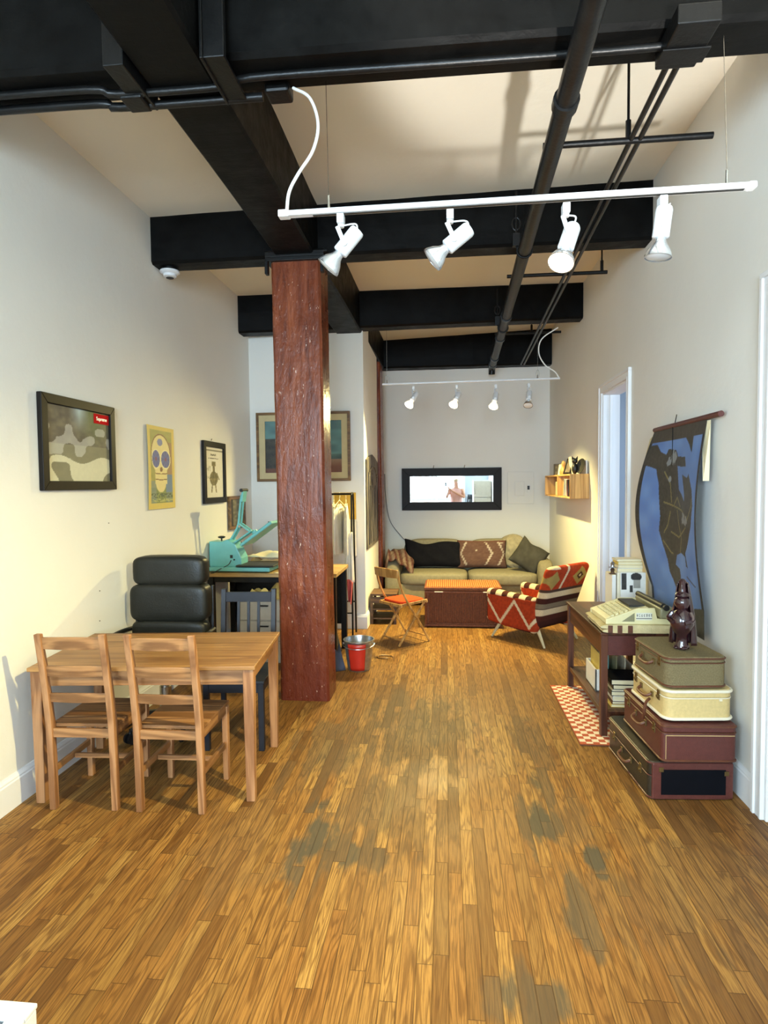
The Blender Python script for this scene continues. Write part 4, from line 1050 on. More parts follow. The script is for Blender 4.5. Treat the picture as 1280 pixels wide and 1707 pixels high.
# bucket
bk = thing('metal_bucket', 'galvanised bucket with a red band on the floor right of the red post', 'bucket', (-.80, 5.40, 0))
prof = [(.0, .006), (.098, .006), (.10, 0), (.103, .004), (.104, .02), (.118, .13), (.136, .262), (.142, .268), (.142, .276), (.134, .276), (.131, .262), (.113, .13), (.099, .022), (0, .02)]
MB().lathe(prof, n=40).build('bucket_body', 'zinc', bk, smooth=True)
rb = MB()
def fr_(u, v):
    a = lerp(-2.25, -.95, u); z = lerp(.01, .255, v); r = .1045+(z-.02)*.1345+.0016
    return (r*math.cos(a), r*math.sin(a), z)
rb.grid(fr_, 16, 8).build('red_band', 'red_paint', bk, smooth='all', solid=.001)
for s in (-1, 1): MB().cyl((s*.136, 0, .235), (s*.148, 0, .235), .012, 12).build('ear', 'zinc', bk, smooth=True)
MB().tube([(.146*math.cos(a), -.146*abs(math.sin(a))*.98, .235+.035*-math.sin(a)*.6) for a in [PI*i/20 for i in range(21)]], .0035, 8).build('bail_handle', 'zinc', bk, smooth=True)
rg = MB().tube([(.075*math.cos(a), .05*math.sin(a), .008) for a in [2*PI*i/28 for i in range(24)]], .007, 8).build('wooden_ring', 'oak_round', smooth=True)
tag(rg, 'small pale wooden loop lying on the floor right of the bucket', 'ring').location = (-.60, 5.78, 0)

# ================================================================== SOFA CORNER
SX0, SX1, SY0, SY1 = -.86, 1.44, 8.22, 9.12
sf = thing('sofa', 'oatmeal canvas two-seat sofa along the far wall', 'sofa', (.29, 8.67, 0))
hw, hd = (SX1-SX0)/2, (SY1-SY0)/2
MB().box(-hw+.04, hw-.04, -hd+.06, hd, .06, .30).build('base', 'canvas_dark', sf, bev=.03, seg=3)
pad(MB(), -(hw-.20)/2, -.08, .37, hw-.20, .74, .19, 5).build('seat_cushion', 'canvas', sf, smooth='all')
pad(MB(), (hw-.20)/2, -.08, .37, hw-.20, .74, .19, 5).build('seat_cushion', 'canvas', sf, smooth='all')
for s in (-1, 1):
    pad(MB(), s*(hw-.11), -.04, .33, .23, .80, .60, 4.5).build('armrest', 'canvas_dark', sf, smooth='all')
MB().box(-hw+.06, hw-.06, hd-.16, hd, .1, .70).build('back_frame', 'canvas_dark', sf, bev=.04, seg=3)
for s in (-1, 1):
    pad(MB(), s*(hw-.22)/2, .27, .64, hw-.24, .22, .46, 4).build('back_cushion', 'canvas', sf, smooth='all')
    for y in (-1, 1): MB().cyl((s*(hw-.12), y*(hd-.12), 0), (s*(hw-.12), y*(hd-.12), .08), .022, 12).build('foot', 'old_wood', sf)
def pillow(name, label, loc, rot, w, h, d, mat=None, cf=None, cat='pillow', sag=.0):
    """soft square pillow in the local xz plane"""
    m = MB(); n = 34
    def f(u, v, s):
        x, z = u*2-1, v*2-1
        e = max(0, (1-x**4)*(1-z**4))**.5
        k = 1-.06*(1-abs(x))*abs(z)**2-.0; kk = 1-.06*(1-abs(z))*abs(x)**2
        return (x*w/2*kk, s*d/2*e+.006*math.sin(9*x+5*z), z*h/2*k+sag*(1-x*x)*(z+1)/2*-1+sag*.5*math.sin(x*5)*(z+1)/2)
    m.grid(lambda u, v: f(u, v, -1), n, n, (lambda u, v: cf(u, v)) if cf else None)
    m.grid(lambda u, v: f(u, v, 1), n, n, (lambda u, v: cf(u, v)) if cf else None)
    o = weld(m.build(name, mat or 'weave', smooth='all'), .0008)
    for p in o.data.polygons: p.use_smooth = True
    o.location = loc; o.rotation_euler = rot
    return tag(o, label, cat)
pillow('throw_pillow', 'long navy-black pillow on the left half of the sofa', (-.19, 8.74, .675), (-.28, 0, .02), .84, .40, .17, 'navy', sag=.04)
def kil(u, v):
    c = (112, 84, 74); n = vnoise(u*30, v*30)
    c = cmix(c, (96, 70, 60), n)
    z = abs(((v*1.0) % 1)-.5)*2
    for ox, sg in ((.13, 1), (.62, -1), (.88, -1), (.36, 1)):
        if ox == .36: continue
        if abs(u-(ox+sg*.15*(z-.5)*1.1)) < .017 and .06 < v < .94: c = (196, 182, 164)
    if math.hypot(u-.38, (v-.6)*.6) < .02 or math.hypot(u-.9, (v-.88)*.6) < .02: c = (200, 188, 168)
    if v > .92: c = cmix(c, (120, 70, 56), .5)
    return c
pillow('throw_pillow', 'brown woven pillow with pale zigzag lines in the middle of the sofa', (.50, 8.74, .665), (-.26, 0, .0), .70, .40, .17, None, kil)
pillow('throw_pillow', 'charcoal pillow standing on its corner at the right end of the sofa', (1.13, 8.47, .67), (-.35, math.radians(32), -.25), .42, .40, .17, 'grey_cloth', sag=.02)
def lump(name, label, cat, c, pts_fn, mat, cf=None, nu=40, nv=24):
    m = MB().grid(pts_fn, nu, nv, cf)
    o = m.build(name, mat, smooth='all'); o.location = c
    return tag(o, label, cat)
def thr(u, v):
    th = 2*PI*u; ph = -PI/2+PI*v
    r = 1+.10*math.sin(5*th+7*v)+.07*math.sin(11*th+3*v*6)+.05*math.sin(17*v*2)
    x, y, z = .22*math.cos(ph)*math.cos(th)*r, .12*math.cos(ph)*math.sin(th)*r, .24*math.sin(ph)*(1+.04*math.sin(7*th))
    return (x+.10*z*-1, y+.2*z, z)
lump('knitted_throw', 'cream knitted throw heaped against the sofa back at the right', 'blanket', (.98, 8.86, .69), thr, 'cream_throw')
def thr2(u, v):
    x = lerp(-.16, .24, u); yy = lerp(-.20, .22, v)
    z = .08*math.sin(PI*v)+.05*math.sin(7*u+4*v)*math.sin(PI*v)+.02*math.sin(19*u+3*v)-.30*max(0, u-.45)**1.1*1.3+.08*(v-.3)
    if u < .12: z -= (.12-u)*1.8
    return (x, yy-.03*math.sin(5*u), z)
def thrc(u, v):
    k = (u*5+v*1.2) % 1; c = (118, 90, 76) if k < .5 else (150, 126, 108)
    if k < .18: c = (98, 44, 44)
    if abs(k-.6) < .08: c = (168, 150, 130)
    return cmix(c, (60, 40, 34), .4*vnoise(u*20, v*20))
o = lump('woven_throw', 'rust and tan woven throw crumpled over the left arm of the sofa', 'blanket', (-.70, 8.44, .675), thr2, 'weave', thrc)
m_ = o.modifiers.new('thick', 'SOLIDIFY'); m_.thickness = .025

# wicker trunk
tk = thing('wicker_trunk', 'brown woven wicker trunk used as a coffee table', 'trunk', (.185, 7.34, 0))
TKW, TKD, TKH = .43, .27, .468
MB().box(-TKW, TKW, -TKD, TKD, .03, TKH-.05).build('trunk_body', 'wicker_dark', tk, bev=.006)
def weave_panel(m, o, u, v, w, h, nx, nz, r, n_):
    """upright canes with weavers passing in and out"""
    o, u, v, n_ = Vector(o), Vector(u), Vector(v), Vector(n_)
    for i in range(nx):
        x = w*(i+.5)/nx
        m.tube([o+u*x+v*(h*k/nz)+n_*(r*.9*math.sin(PI*k+PI*(i % 2))) for k in range(nz+1)], r, 5)
    return m
weave_panel(MB(), (-TKW+.03, -TKD-.003, .05), (1, 0, 0), (0, 0, 1), 2*TKW-.06, TKH-.11, 42, 16, .0075, (0, -1, 0)).build('woven_front', 'wicker_dark', tk, smooth='all')
weave_panel(MB(), (TKW+.003, -TKD+.03, .05), (0, 1, 0), (0, 0, 1), 2*TKD-.06, TKH-.11, 24, 16, .0075, (1, 0, 0)).build('woven_side', 'wicker_dark', tk, smooth='all')
weave_panel(MB(), (-TKW-.003, -TKD+.03, .05), (0, 1, 0), (0, 0, 1), 2*TKD-.06, TKH-.11, 24, 16, .0075, (-1, 0, 0)).build('woven_side', 'wicker_dark', tk, smooth='all')
for z in (.022, TKH-.055):
    MB().tube([(-TKW-.006, -TKD-.012, z), (TKW+.006, -TKD-.012, z), (TKW+.006, TKD, z), (-TKW-.006, TKD, z)], .016, 8, closed=True).build('rim', 'wicker_dark', tk, smooth=True)
for x in (-1, 1): MB().tube([(x*(TKW+.002), -TKD-.006, 0), (x*(TKW+.002), -TKD-.006, TKH-.04)], .015, 8).build('corner_post', 'wicker_dark', tk, smooth=True)
ld = MB().box(-TKW-.02, TKW+.02, -TKD-.025, TKD, TKH-.035, TKH).build('lid', 'wicker_dark', tk, bev=.006)
weave_panel(MB(), (-TKW+.0, -TKD+.0, TKH+.002), (1, 0, 0), (0, 1, 0), 2*TKW, 2*TKD-.02, 36, 14, .010, (0, 0, 1)).build('woven_top', 'wicker_light', ld, smooth='all')
for x in (-.28, .28): MB().box(x-.05, x+.05, -TKD-.034, -TKD-.024, TKH-.055, TKH-.045).build('hasp', 'ivory', ld, bev=.002)

# small dark wooden stool / crate left of the sofa
st = thing('wooden_crate', 'low dark wooden crate table between the folding chair and the closet wall', 'side table', (-.765, 7.34, 0))
MB().box(-.15, .17, -.19, .19, .345, .37).build('top_board', 'brown_wood', st, bev=.004)
for x in (-.135, .145):
    for y in (-.17, .17): MB().box(x-.016, x+.016, y-.016, y+.016, 0, .345).build('leg', 'brown_wood', st, bev=.002)
for z in (.06, .17): MB().box(-.14, .15, -.18, .18, z, z+.018).build('shelf_board', 'brown_wood', st, bev=.002)
MB().box(-.14, .15, -.185, -.17, .255, .33).build('front_board', 'brown_wood', st, bev=.003)

# folding chair (faces away to the right)
fo = Vector(((-.43-.19-.71-.51)/4, (6.21+6.43+6.40+6.65)/4, 0))
fch = thing('folding_chair', 'slim beech folding chair with a red seat pad', 'chair', fo, -math.atan2(.72, .69))
hw = .185
for s in (-1, 1):
    x = s*hw
    MB().tube(bez([(x, .20, .0), (x, .06, .22), (x, -.10, .45), (x*.98, -.19, .62), (x*.95, -.235, .80)], 5), [.013]*21, 8).build('back_leg_post', 'oak_round', fch, smooth=True)
    xi = x-s*.03
    MB().tube([(xi, -.20, 0), (xi, .0, .24), (xi, .155, .425)], .0125, 8).build('leg', 'oak_round', fch, smooth=True)
    MB().bar((x-s*.015, -.19, .425), (x-s*.015, .18, .44), .02, .028).build('seat_rail', 'oak_round', fch, bev=.004)
MB().tube([(-hw, .17, .06), (hw, .17, .06)], .009, 8).build('stretcher', 'oak_round', fch, smooth=True)
MB().tube([(-hw+.03, -.16, .05), (hw-.03, -.16, .05)], .009, 8).build('stretcher', 'oak_round', fch, smooth=True)
MB().bar((-hw, -.18, .42), (hw, -.18, .42), .022, .03).bar((-hw, .17, .43), (hw, .17, .43), .022, .024).build('seat_rail', 'oak_round', fch, bev=.004)
pad(MB(), 0, -.0, .448, .34, .34, .035, 5).build('seat_pad', 'red_felt', fch, smooth='all')
m = MB(); n = 14; vs = []
for i in range(n+1):
    u = i/n*2-1; x = u*(hw+.012); y = -.225-.045*(1-u*u)
    for dy, z in ((.009, .715), (-.009, .715), (-.020, .80+.012*(1-u*u)), (-.002, .80+.012*(1-u*u))): vs.append((x, y+dy, z))
m.add(vs, [(0, 1, 2, 3), (4*n+3, 4*n+2, 4*n+1, 4*n)]+[(4*i+k, 4*i+4+k, 4*i+4+(k+1) % 4, 4*i+(k+1) % 4) for i in range(n) for k in range(4)])
m.build('back_board', 'oak_round', fch, bev=.006, smooth=True)

# kilim armchair (local +y is where it faces; its left side is turned to the camera)
ac = thing('kilim_armchair', 'low armchair upholstered in rust red woven kilim with cream zigzags', 'armchair', (.93, 6.66, 0), math.radians(45))
RU, CRM, DKB, OLV = (168, 58, 24), (206, 184, 146), (58, 24, 18), (150, 128, 70)
def arm_col(p):
    t_, z = p.y, p.z
    zz = abs(((t_-.36)/.38) % 1*2-1)      # zigzag along the arm
    zc = .19+.25*zz
    n = vnoise(p.y*60, p.z*60)
    c = cmix(RU, (140, 44, 18), n)
    if abs(z-zc) < .024: c = CRM
    if z > .475: c = CRM if int((t_+1)*13) % 2 else DKB
    if t_ > .345: c = (DKB, CRM, DKB)[int(z*9) % 3]
    if z < .155: c = CRM if int((t_+1)*9) % 3 == 0 else DKB
    return c
def back_col(p):
    n = vnoise(p.x*60, p.z*60); c = cmix(RU, (140, 44, 18), n)
    if p.z < .60:
        k = int((p.z+.3)*16) % 4; c = (DKB, CRM, (70, 50, 40), (120, 106, 84))[k] if p.z > .40 else ((DKB, (70, 28, 20), CRM, DKB)[k])
    else:
        d = abs(p.x-.17)/.13+abs(p.z-.715)/.10
        if d < 1: c = OLV
        if d < .45: c = DKB
        if d < .18: c = CRM
        d = abs(p.x+.27)/.09+abs(p.z-.70)/.10
        if d < 1: c = OLV
        if abs(p.x+.10-(p.z-.7)*.35) < .018: c = CRM
    if p.z > .815: c = CRM if p.x < -.2 else c
    return c
def cpad(cx, cy, cz, sx, sy, sz, p, cfn, fn=None, n=190, m=130):
    mb = MB(); pad(mb, cx, cy, cz, sx, sy, sz, p, n, m, fn=fn)
    mb.col = [srgb(*cfn(v)) for v in mb.v]
    return mb
def crbox(cx, cy, cz, sx, sy, sz, r, cfn, fn=None, d=.0075):
    m = MB(); h = (sx/2, sy/2, sz/2)
    for ax in range(3):
        a, b = [i for i in range(3) if i != ax]
        for sg in (-1, 1):
            def f(u, v):
                p = [0, 0, 0]; p[ax] = sg*h[ax]; p[a] = (u*2-1)*h[a]; p[b] = (v*2-1)*h[b]
                q = [max(-(h[i]-min(r, h[i])), min(h[i]-min(r, h[i]), p[i])) for i in range(3)]
                dd = V(*[p[i]-q[i] for i in range(3)])
                w_ = V(*q)+(dd.normalized()*min(r, min(h)) if dd.length > 1e-9 else dd)+V(cx, cy, cz)
                return fn(w_) if fn else w_
            m.grid(f, max(6, int(2*h[a]/d)), max(6, int(2*h[b]/d)))
    m.col = [srgb(*cfn(v)) for v in m.v]
    return m
def armshape(q):
    k = (q.y+.3)/.7
    return V(q.x+.0, q.y, q.z+(.035*k if q.z > .3 else .05*k*k))
for s in (-1, 1):
    weld(crbox(s*.29, .05, .315, .115, .66, .37, .05, arm_col, armshape).build('armrest', 'weave', ac, smooth='all'))
cpad(0, .06, .29, .50, .62, .20, 4.5, lambda p: CRM if int((p.x+1)*14) % 4 == 0 else cmix(RU, (150, 50, 20), vnoise(p.x*50, p.y*50))).build('seat_cushion', 'weave', ac, smooth='all')
def lean(q): return V(q.x*(1+.10*(q.z-.5)), q.y-.36*(q.z-.35)-.05*(1-(q.x/.33)**2)*0, q.z)
weld(crbox(0, -.27, .50, .66, .13, .68, .062, back_col, lean).build('backrest', 'weave', ac, smooth='all'))
for s in (-1, 1):
    MB().tube([(s*.26, .24, .16), (s*.29, .33, 0)], [.020, .011], 12).build('leg', 'mat_linen', ac, smooth=True)
    MB().tube([(s*.26, -.26, .16), (s*.29, -.36, 0)], [.020, .011], 12).build('leg', 'mat_linen', ac, smooth=True)

# ================================================================== WALL SHELF
SHX = 1.345
def cube_shelf(y0, y1, z0, z1, label):
    t = thing('box_shelf', label, 'shelf', (XR, y0, z0), 0, 'box shelves on the right wall'); d = XR-SHX; h = z1-z0; L = y1-y0; b = .018
    MB().box(-d, 0, 0, b, 0, h).build('side_board', 'shelf_wood', t, bev=.002)
    MB().box(-d, 0, L-b, L, 0, h).build('side_board', 'shelf_wood', t, bev=.002)
    MB().box(-d, 0, b, L-b, 0, b).build('bottom_board', 'shelf_wood', t, bev=.002)
    MB().box(-d, 0, b, L-b, h-b, h).build('top_board', 'shelf_wood', t, bev=.002)
    MB().box(-.012, -.002, b, L-b, b, h-b).build('back_board', 'shelf_wood', t)
    return t
cube_shelf(6.82, 7.56, 1.50, 1.772, 'nearer bamboo box shelf on the right wall, its side board facing the room')
cube_shelf(7.57, 8.50, 1.50, 1.772, 'farther bamboo box shelf on the right wall, nearest the far corner')
def book(name, label, loc, size, rot, mat, cat='book', group=None):
    """pages with a cover wrapped round three sides; spine towards -x of the book"""
    w, d, h = size
    t = thing(name, label, cat, loc, 0, group); t.rotation_euler = rot
    MB().box(.004, w-.003, .003, d-.003, .003, h-.003).build('pages', 'paper', t)
    MB().box(0, w, 0, d, 0, .003).box(0, w, 0, d, h-.003, h).box(0, .004, 0, d, 0, h).build('cover', mat, t, bev=.001)
    return t
STOP = 1.772
pf = thing('photo_frame', 'small grey photo frame standing at the far end of the wall shelf', 'picture', (1.42, 8.22, STOP), math.radians(-60))
frame(pf, .16, .15, .02, .014, 'grey_wood'); art('photo', pf, (.018, -.006, .018), (1, 0, 0), (0, 0, 1), .124, .114, lambda u, v: cmix((90, 80, 66), (170, 160, 130), vnoise(u*5, v*5)), 16, 16)
bt = thing('figurine', 'small tan carved figurine on the wall shelf', 'figurine', (1.41, 7.52, STOP))
MB().lathe([(0, 0), (.045, 0), (.05, .03), (.036, .08), (.022, .10), (.028, .13), (.018, .16), (0, .17)], n=18).build('body', 'shelf_wood', bt, smooth=True)
wc = tag(MB().box(0, .012, 0, .12, 0, .13).build('postcard', 'white_cotton'), 'white card leaning beside the tan figurine on the shelf', 'card'); wc.location = (1.375, 7.60, STOP); wc.rotation_euler = (0, .12, 0)
lf = thing('photo_frame', 'dark photo frame leaning back on the near box shelf', 'picture', (1.37, 7.30, STOP+.002), math.radians(-80)); lf.rotation_euler = (-.3, 0, math.radians(-75))
frame(lf, .17, .19, .02, .014, 'frame_black'); art('photo', lf, (.018, -.006, .018), (1, 0, 0), (0, 0, 1), .134, .154, lambda u, v: cmix((70, 60, 50), (130, 116, 96), vnoise(u*6, v*6)), 16, 16)
wt = tag(MB().box(0, .012, 0, .16, 0, .20).build('postcard', 'ivory'), 'tall white card standing behind the black cat figurine on the shelf', 'card'); wt.location = (1.43, 7.06, STOP); wt.rotation_euler = (0, -.12, 0)
ct = thing('cat_figurine', 'black cat-eared figurine standing on the near box shelf', 'figurine', (1.43, 6.98, STOP))
MB().ball((0, 0, .06), .034, .04, .062, 16, 10).build('body', 'black_plastic', ct, smooth=True)
h_ = MB().ball((0, -.005, .145), .032, .03, .03, 16, 10).build('head', 'black_plastic', ct, smooth=True)
for s in (-1, 1): MB().lathe([(.014, 0), (.002, .035)], (s*.02, 0, .165), (s*.3, 0, 1), 8).build('ear', 'black_plastic', h_)
pl_ = thing('small_plate', 'round dark plate leaning at the near end of the wall shelf', 'plate', (1.49, 6.92, STOP)); pl_.rotation_euler = (0, 0, 0)
MB().lathe([(0, 0), (.05, 0), (.085, .012), (.083, .016), (.05, .005), (0, .005)], (0, 0, .0855), (-1, -.35, .25), 30).build('plate_dish', 'grey_cloth', pl_, smooth=True)
wt = tag(MB().box(0, .012, 0, .10, 0, .15).build('postcard', 'white'), 'white card at the very near end of the wall shelf', 'card'); wt.location = (1.525, 6.85, STOP)
for k, (y, w_, tl, mt, lb) in enumerate(((6.98, .03, -.30, 'black_plastic', 'black book leaning inside the near box shelf'), (7.06, .025, -.30, 'maroon', 'dark red book leaning inside the near box shelf'), (7.20, .03, .25, 'ivory', 'cream book leaning the other way inside the near box shelf'), (7.30, .03, .25, 'grey_metal', 'grey book next to the cream one in the near box shelf'))):
    t = thing('book', lb, 'book', (1.37, y, 1.522)); t.rotation_euler = (tl, 0, 0)
    MB().box(.004, .14, .003, w_-.003, .003, .193).build('pages', 'paper', t)
    MB().box(0, .145, 0, .003, 0, .197).box(0, .145, w_-.003, w_, 0, .197).box(0, .004, 0, w_, 0, .197).build('cover', mt, t)
pf = thing('photo_frame', 'small pale photo frame inside the far box shelf', 'picture', (1.40, 7.95, 1.52), math.radians(-70))
frame(pf, .15, .17, .022, .014, 'mat_linen'); art('photo', pf, (.02, -.006, .02), (1, 0, 0), (0, 0, 1), .11, .13, lambda u, v: (56, 36, 26) if abs(u-.5) < .3 else (190, 176, 150), 16, 16)

# ================================================================== WALL MAP
mp = thing('wall_map', 'large pull-down map of North America, dark land on blue, hanging on the right wall', 'map', (1.52, 4.15, 2.04))
def S(u, v):     # u: far to near edge, v: bottom to top, in the local frame
    y = lerp(.46, -.44, u)+(.10*math.sin(PI*min(1, (1-v)*1.05))*(1-u)**2)
    z = lerp(-1.30, 0, v)
    y += .02*math.sin(PI*(1-v))*u-.0*v
    cur = (1-v)*0+math.sin(PI*min(1, (1-v)*1.15))
    x = -.012-.085*cur*(max(0, 1-2*u)**2.2)-.035*cur*(max(0, 2*u-1)**3)-.010*math.sin(2*PI*u*1.5)*cur-.015*cur
    return V(x, y, z)
xlT = [(290, 555), (600, 510), (1000, 425), (1500, 490), (2048, 560)]; xrT = [(290, 985), (500, 1000), (600, 1005), (1000, 972), (1500, 975), (2048, 985)]
def itp(T, y):
    if y <= T[0][0]: return T[0][1]
    for (a, b), (c, d) in zip(T, T[1:]):
        if y <= c: return b+(d-b)*(y-a)/(c-a)
    return T[-1][1]
def muv(x, y): return ((x-itp(xlT, y))/(itp(xrT, y)-itp(xlT, y)), 1-(y-290)/(2048-290))
land = [muv(*p) for p in [(510, 610), (530, 520), (560, 430), (610, 430), (640, 500), (680, 530), (700, 480), (760, 500), (780, 560), (850, 570), (858, 655), (800, 650), (770, 640), (765, 850), (800, 900), (825, 950), (832, 900), (812, 720), (870, 750), (890, 715), (925, 850), (930, 980), (915, 1150), (895, 1230), (890, 1260), (865, 1350), (848, 1395), (872, 1510), (855, 1500), (845, 1420), (800, 1400), (757, 1430), (748, 1520), (790, 1545), (800, 1600), (800, 1700), (760, 1720), (700, 1600), (680, 1500), (640, 1370), (605, 1240), (602, 1100), (608, 800), (605, 660), (570, 640)]]
land2 = [muv(*p) for p in [(780, 350), (905, 330), (912, 545), (880, 470), (840, 400), (790, 385)]]
land3 = [muv(*p) for p in [(862, 1580), (935, 1640), (930, 1650), (858, 1590)]]
land4 = [muv(*p) for p in [(860, 1880), (920, 1830), (980, 1800), (985, 2048), (900, 2048), (880, 1950)]]
lines = [[(620, 970), (700, 1000), (790, 1030), (840, 1080), (870, 1100), (915, 980), (920, 930)], [(660, 690), (690, 800), (680, 960)], [(735, 1035), (760, 1150), (800, 1270), (790, 1420)], [(640, 1250), (660, 1180), (670, 1050)], [(700, 990), (740, 920), (765, 1000)], [(640, 1330), (700, 1420), (720, 1430)], [(690, 1235), (770, 1270), (850, 1170)]]
lines = [[muv(*p) for p in l] for l in lines]
def mapc(u, v):
    n = vnoise(u*9, v*12)
    c = cmix((78, 112, 172), (104, 138, 190), n)
    if u < .05 or u > .965: c = (26, 26, 30)
    dk = (44, 42, 38)
    if inpoly(u, v, land) or inpoly(u, v, land2) or inpoly(u, v, land3) or inpoly(u, v, land4):
        c = cmix(dk, (66, 62, 54), n*.6)
        for l in lines:
            for a_, b_ in zip(l, l[1:]):
                if segd(u, v*1.4, (a_[0], a_[1]*1.4), (b_[0], b_[1]*1.4)) < .006: c = (116, 106, 66)
    for cc, r in ((muv(815, 1100), .035), (muv(850, 1115), .03), (muv(740, 560), .045), (muv(700, 600), .03), (muv(690, 760), .02)):
        if math.hypot(u-cc[0], (v-cc[1])*1.4) < r*(.6+.8*vnoise(u*60, v*60)): c = (126, 130, 132)
    if v > .935: c = (58, 52, 46)
    if v < .03: c = (40, 36, 32)
    return c
MB().grid(lambda u, v: S(u, v), 170, 250, mapc).build('map_sheet', 'print', mp, solid=.0015, smooth='all')
MB().cyl((-.005, .47, .012), (-.005, -.60, .012), .017, 14).build('top_roller', 'maroon', mp, smooth=True)
MB().tube([(.0, .10, .02), (.012, .10, .085)], .003, 6).tube([(-.016, .09, .0), (-.016, .09, -.26)], .003, 6).build('hanging_cord', 'iron', mp)
MB().add([(-.02, .46, -.03), (-.015, .47, -.24), (-.06, .60, -.30), (-.03, .50, -.05)], [(0, 1, 2, 3)]).build('folded_corner', 'mat_linen', mp, solid=.002)
MB().add([(-.012, -.44, -.01), (-.02, -.40, -.17), (-.04, -.46, -.36), (-.01, -.47, -.36), (-.006, -.47, -.01)], [(0, 1, 2, 3, 4)]).build('curled_edge', 'paper', mp, solid=.002)

# ================================================================== CONSOLE TABLE
ct_ = thing('console_table', 'dark stained narrow console table against the right wall', 'table', (1.25, 4.56, 0), math.radians(1))
CH = .70
MB().box(-.265, .27, -.53, .53, CH-.02, CH).build('tabletop', 'old_wood', ct_, bev=.006)
for x in (-1, 1):
    for y in (-1, 1): MB().box(x*.235-.022, x*.235+.022, y*.49-.022, y*.49+.022, 0, CH-.02).build('leg', 'old_wood_z', ct_, bev=.003)
for x in (-1, 1):
    MB().box(x*.235-.011, x*.235+.011, -.47, .47, CH-.155, CH-.02).build('apron', 'old_wood', ct_, bev=.002)
    MB().box(x*.235-.013, x*.235+.013, -.47, .47, .14, .175).build('stretcher', 'old_wood', ct_, bev=.002)
MB().box(-.215, .215, -.505, -.485, CH-.155, CH-.02).build('apron', 'maroon', ct_, bev=.002)
MB().box(-.215, .215, .485, .505, CH-.155, CH-.02).build('apron', 'old_wood', ct_, bev=.002)
MB().box(-.225, .225, -.47, .47, .155, .17).build('lower_shelf', 'old_wood', ct_, bev=.002)
for y in (-.49, .49): MB().box(-.215, .215, y-.012, y+.012, .13, .17).build('stretcher', 'old_wood', ct_, bev=.002)
# folded blanket
bl = thing('folded_blanket', 'folded cream wool blanket with brown stripes under the typewriter', 'blanket', (1.235, 4.235, CH))
for k in range(2):
    z0 = .002+k*.026
    def f(u, v, z0=z0, k=k):
        th = 2*PI*u; a_ = math.copysign(abs(math.cos(th))**.35, math.cos(th)); b_ = math.copysign(abs(math.sin(th))**.9, math.sin(th))
        y = lerp(-.225, .20, v)
        return (.235*a_+(-.012*k), y+.004*math.sin(9*u), z0+.013+.0125*b_+.003*math.sin(5*y*6+u*7)*(1 if b_ > 0 else 0))
    def cfb(u, v):
        th = 2*PI*u; x = .235*math.copysign(abs(math.cos(th))**.35, math.cos(th))
        return (206, 190, 144)
    m = MB().grid(f, 56, 20)
    N0 = 57
    m.f += [tuple(range(56)), tuple(20*N0+i for i in range(55, -1, -1))]; m.mi += [0, 0]
    m.build('fold', 'blanket', bl, smooth=True)
for x in (-.20, -.14, -.075): MB().box(x, x+.03, -.2285, -.2245, .004, .052).build('brown_stripe', 'tan_leather', bl, bev=.001)
# typewriter, keys towards the room
ty = thing('typewriter', 'cream electric typewriter sitting on the folded blanket', 'typewriter', (1.245, 4.225, CH+.056), math.radians(2))
side = [(-.225, 0), (.215, 0), (.215, .035), (.10, .038), (.085, .105), (-.02, .105), (-.225, .03)]
for y in (-.19, .17): MB().prism([(x, y, z) for x, z in side], (0, .02, 0)).build('side_panel', 'key_cream', ty, bev=.004)
MB().box(-.22, .21, -.17, .17, .0, .03).build('base', 'key_cream', ty, bev=.003)
MB().hexa([(-.222, -.17, .01), (-.19, -.17, .01), (-.19, .17, .01), (-.222, .17, .01)], [(-.222, -.17, .032), (-.19, -.17, .048), (-.19, .17, .048), (-.222, .17, .032)]).build('front_lip', 'key_cream', ty, bev=.002)
MB().hexa([(-.06, -.17, .03), (.08, -.17, .03), (.08, .17, .03), (-.06, .17, .03)], [(-.06, -.17, .088), (.05, -.17, .108), (.05, .17, .108), (-.06, .17, .088)]).build('cover', 'key_cream', ty, bev=.004)
MB().box(-.055, .045, -.12, .12, .100, .112).build('type_well', 'dark_grey', ty)
kb = MB().hexa([(-.19, -.165, .01), (-.06, -.165, .01), (-.06, .165, .01), (-.19, .165, .01)], [(-.19, -.165, .034), (-.06, -.165, .074), (-.06, .165, .074), (-.19, .165, .034)]).build('keyboard_bed', 'dark_grey', ty)
for r in range(4):
    x = -.175+r*.030; z = .040+r*.0095
    for k in range(11):
        y = -.15+k*.029+(r % 2)*.006
        MB().hexa([(x-.011, y-.011, z-.006), (x+.011, y-.011, z-.0), (x+.011, y+.011, z-.0), (x-.011, y+.011, z-.006)], [(x-.009, y-.009, z+.012), (x+.009, y-.009, z+.018), (x+.009, y+.009, z+.018), (x-.009, y+.009, z+.012)]).build('key', 'key_cream', kb)
MB().box(.105, .20, -.225, .25, .042, .112).build('carriage', 'khaki', ty, bev=.012, seg=3)
MB().cyl((.135, -.20, .118), (.135, .25, .118), .020, 20).build('platen', 'dark_grey', ty, smooth=True)
for y in (-.238, .265): MB().cyl((.135, y-.012, .118), (.135, y+.012, .118), .019, 16).build('platen_knob', 'black_plastic', ty, bev=.003)
MB().add([(-.125, -.192, .018), (-.045, -.192, .018), (-.045, -.192, .075)], [(0, 1, 2)]).build('triangular_sticker', 'khaki', ty, solid=.001)
art('name_sticker', ty, (-.035, -.1925, .028), (1, 0, 0), (0, 0, 1), .10, .048, lambda u, v: (60, 60, 54) if (.45 < v < .85 and abs(math.sin(u*21)) > .55 and vnoise(u*30, v*20) > .35) or (abs(v-.22) < .05) else (226, 224, 206), 40, 20)
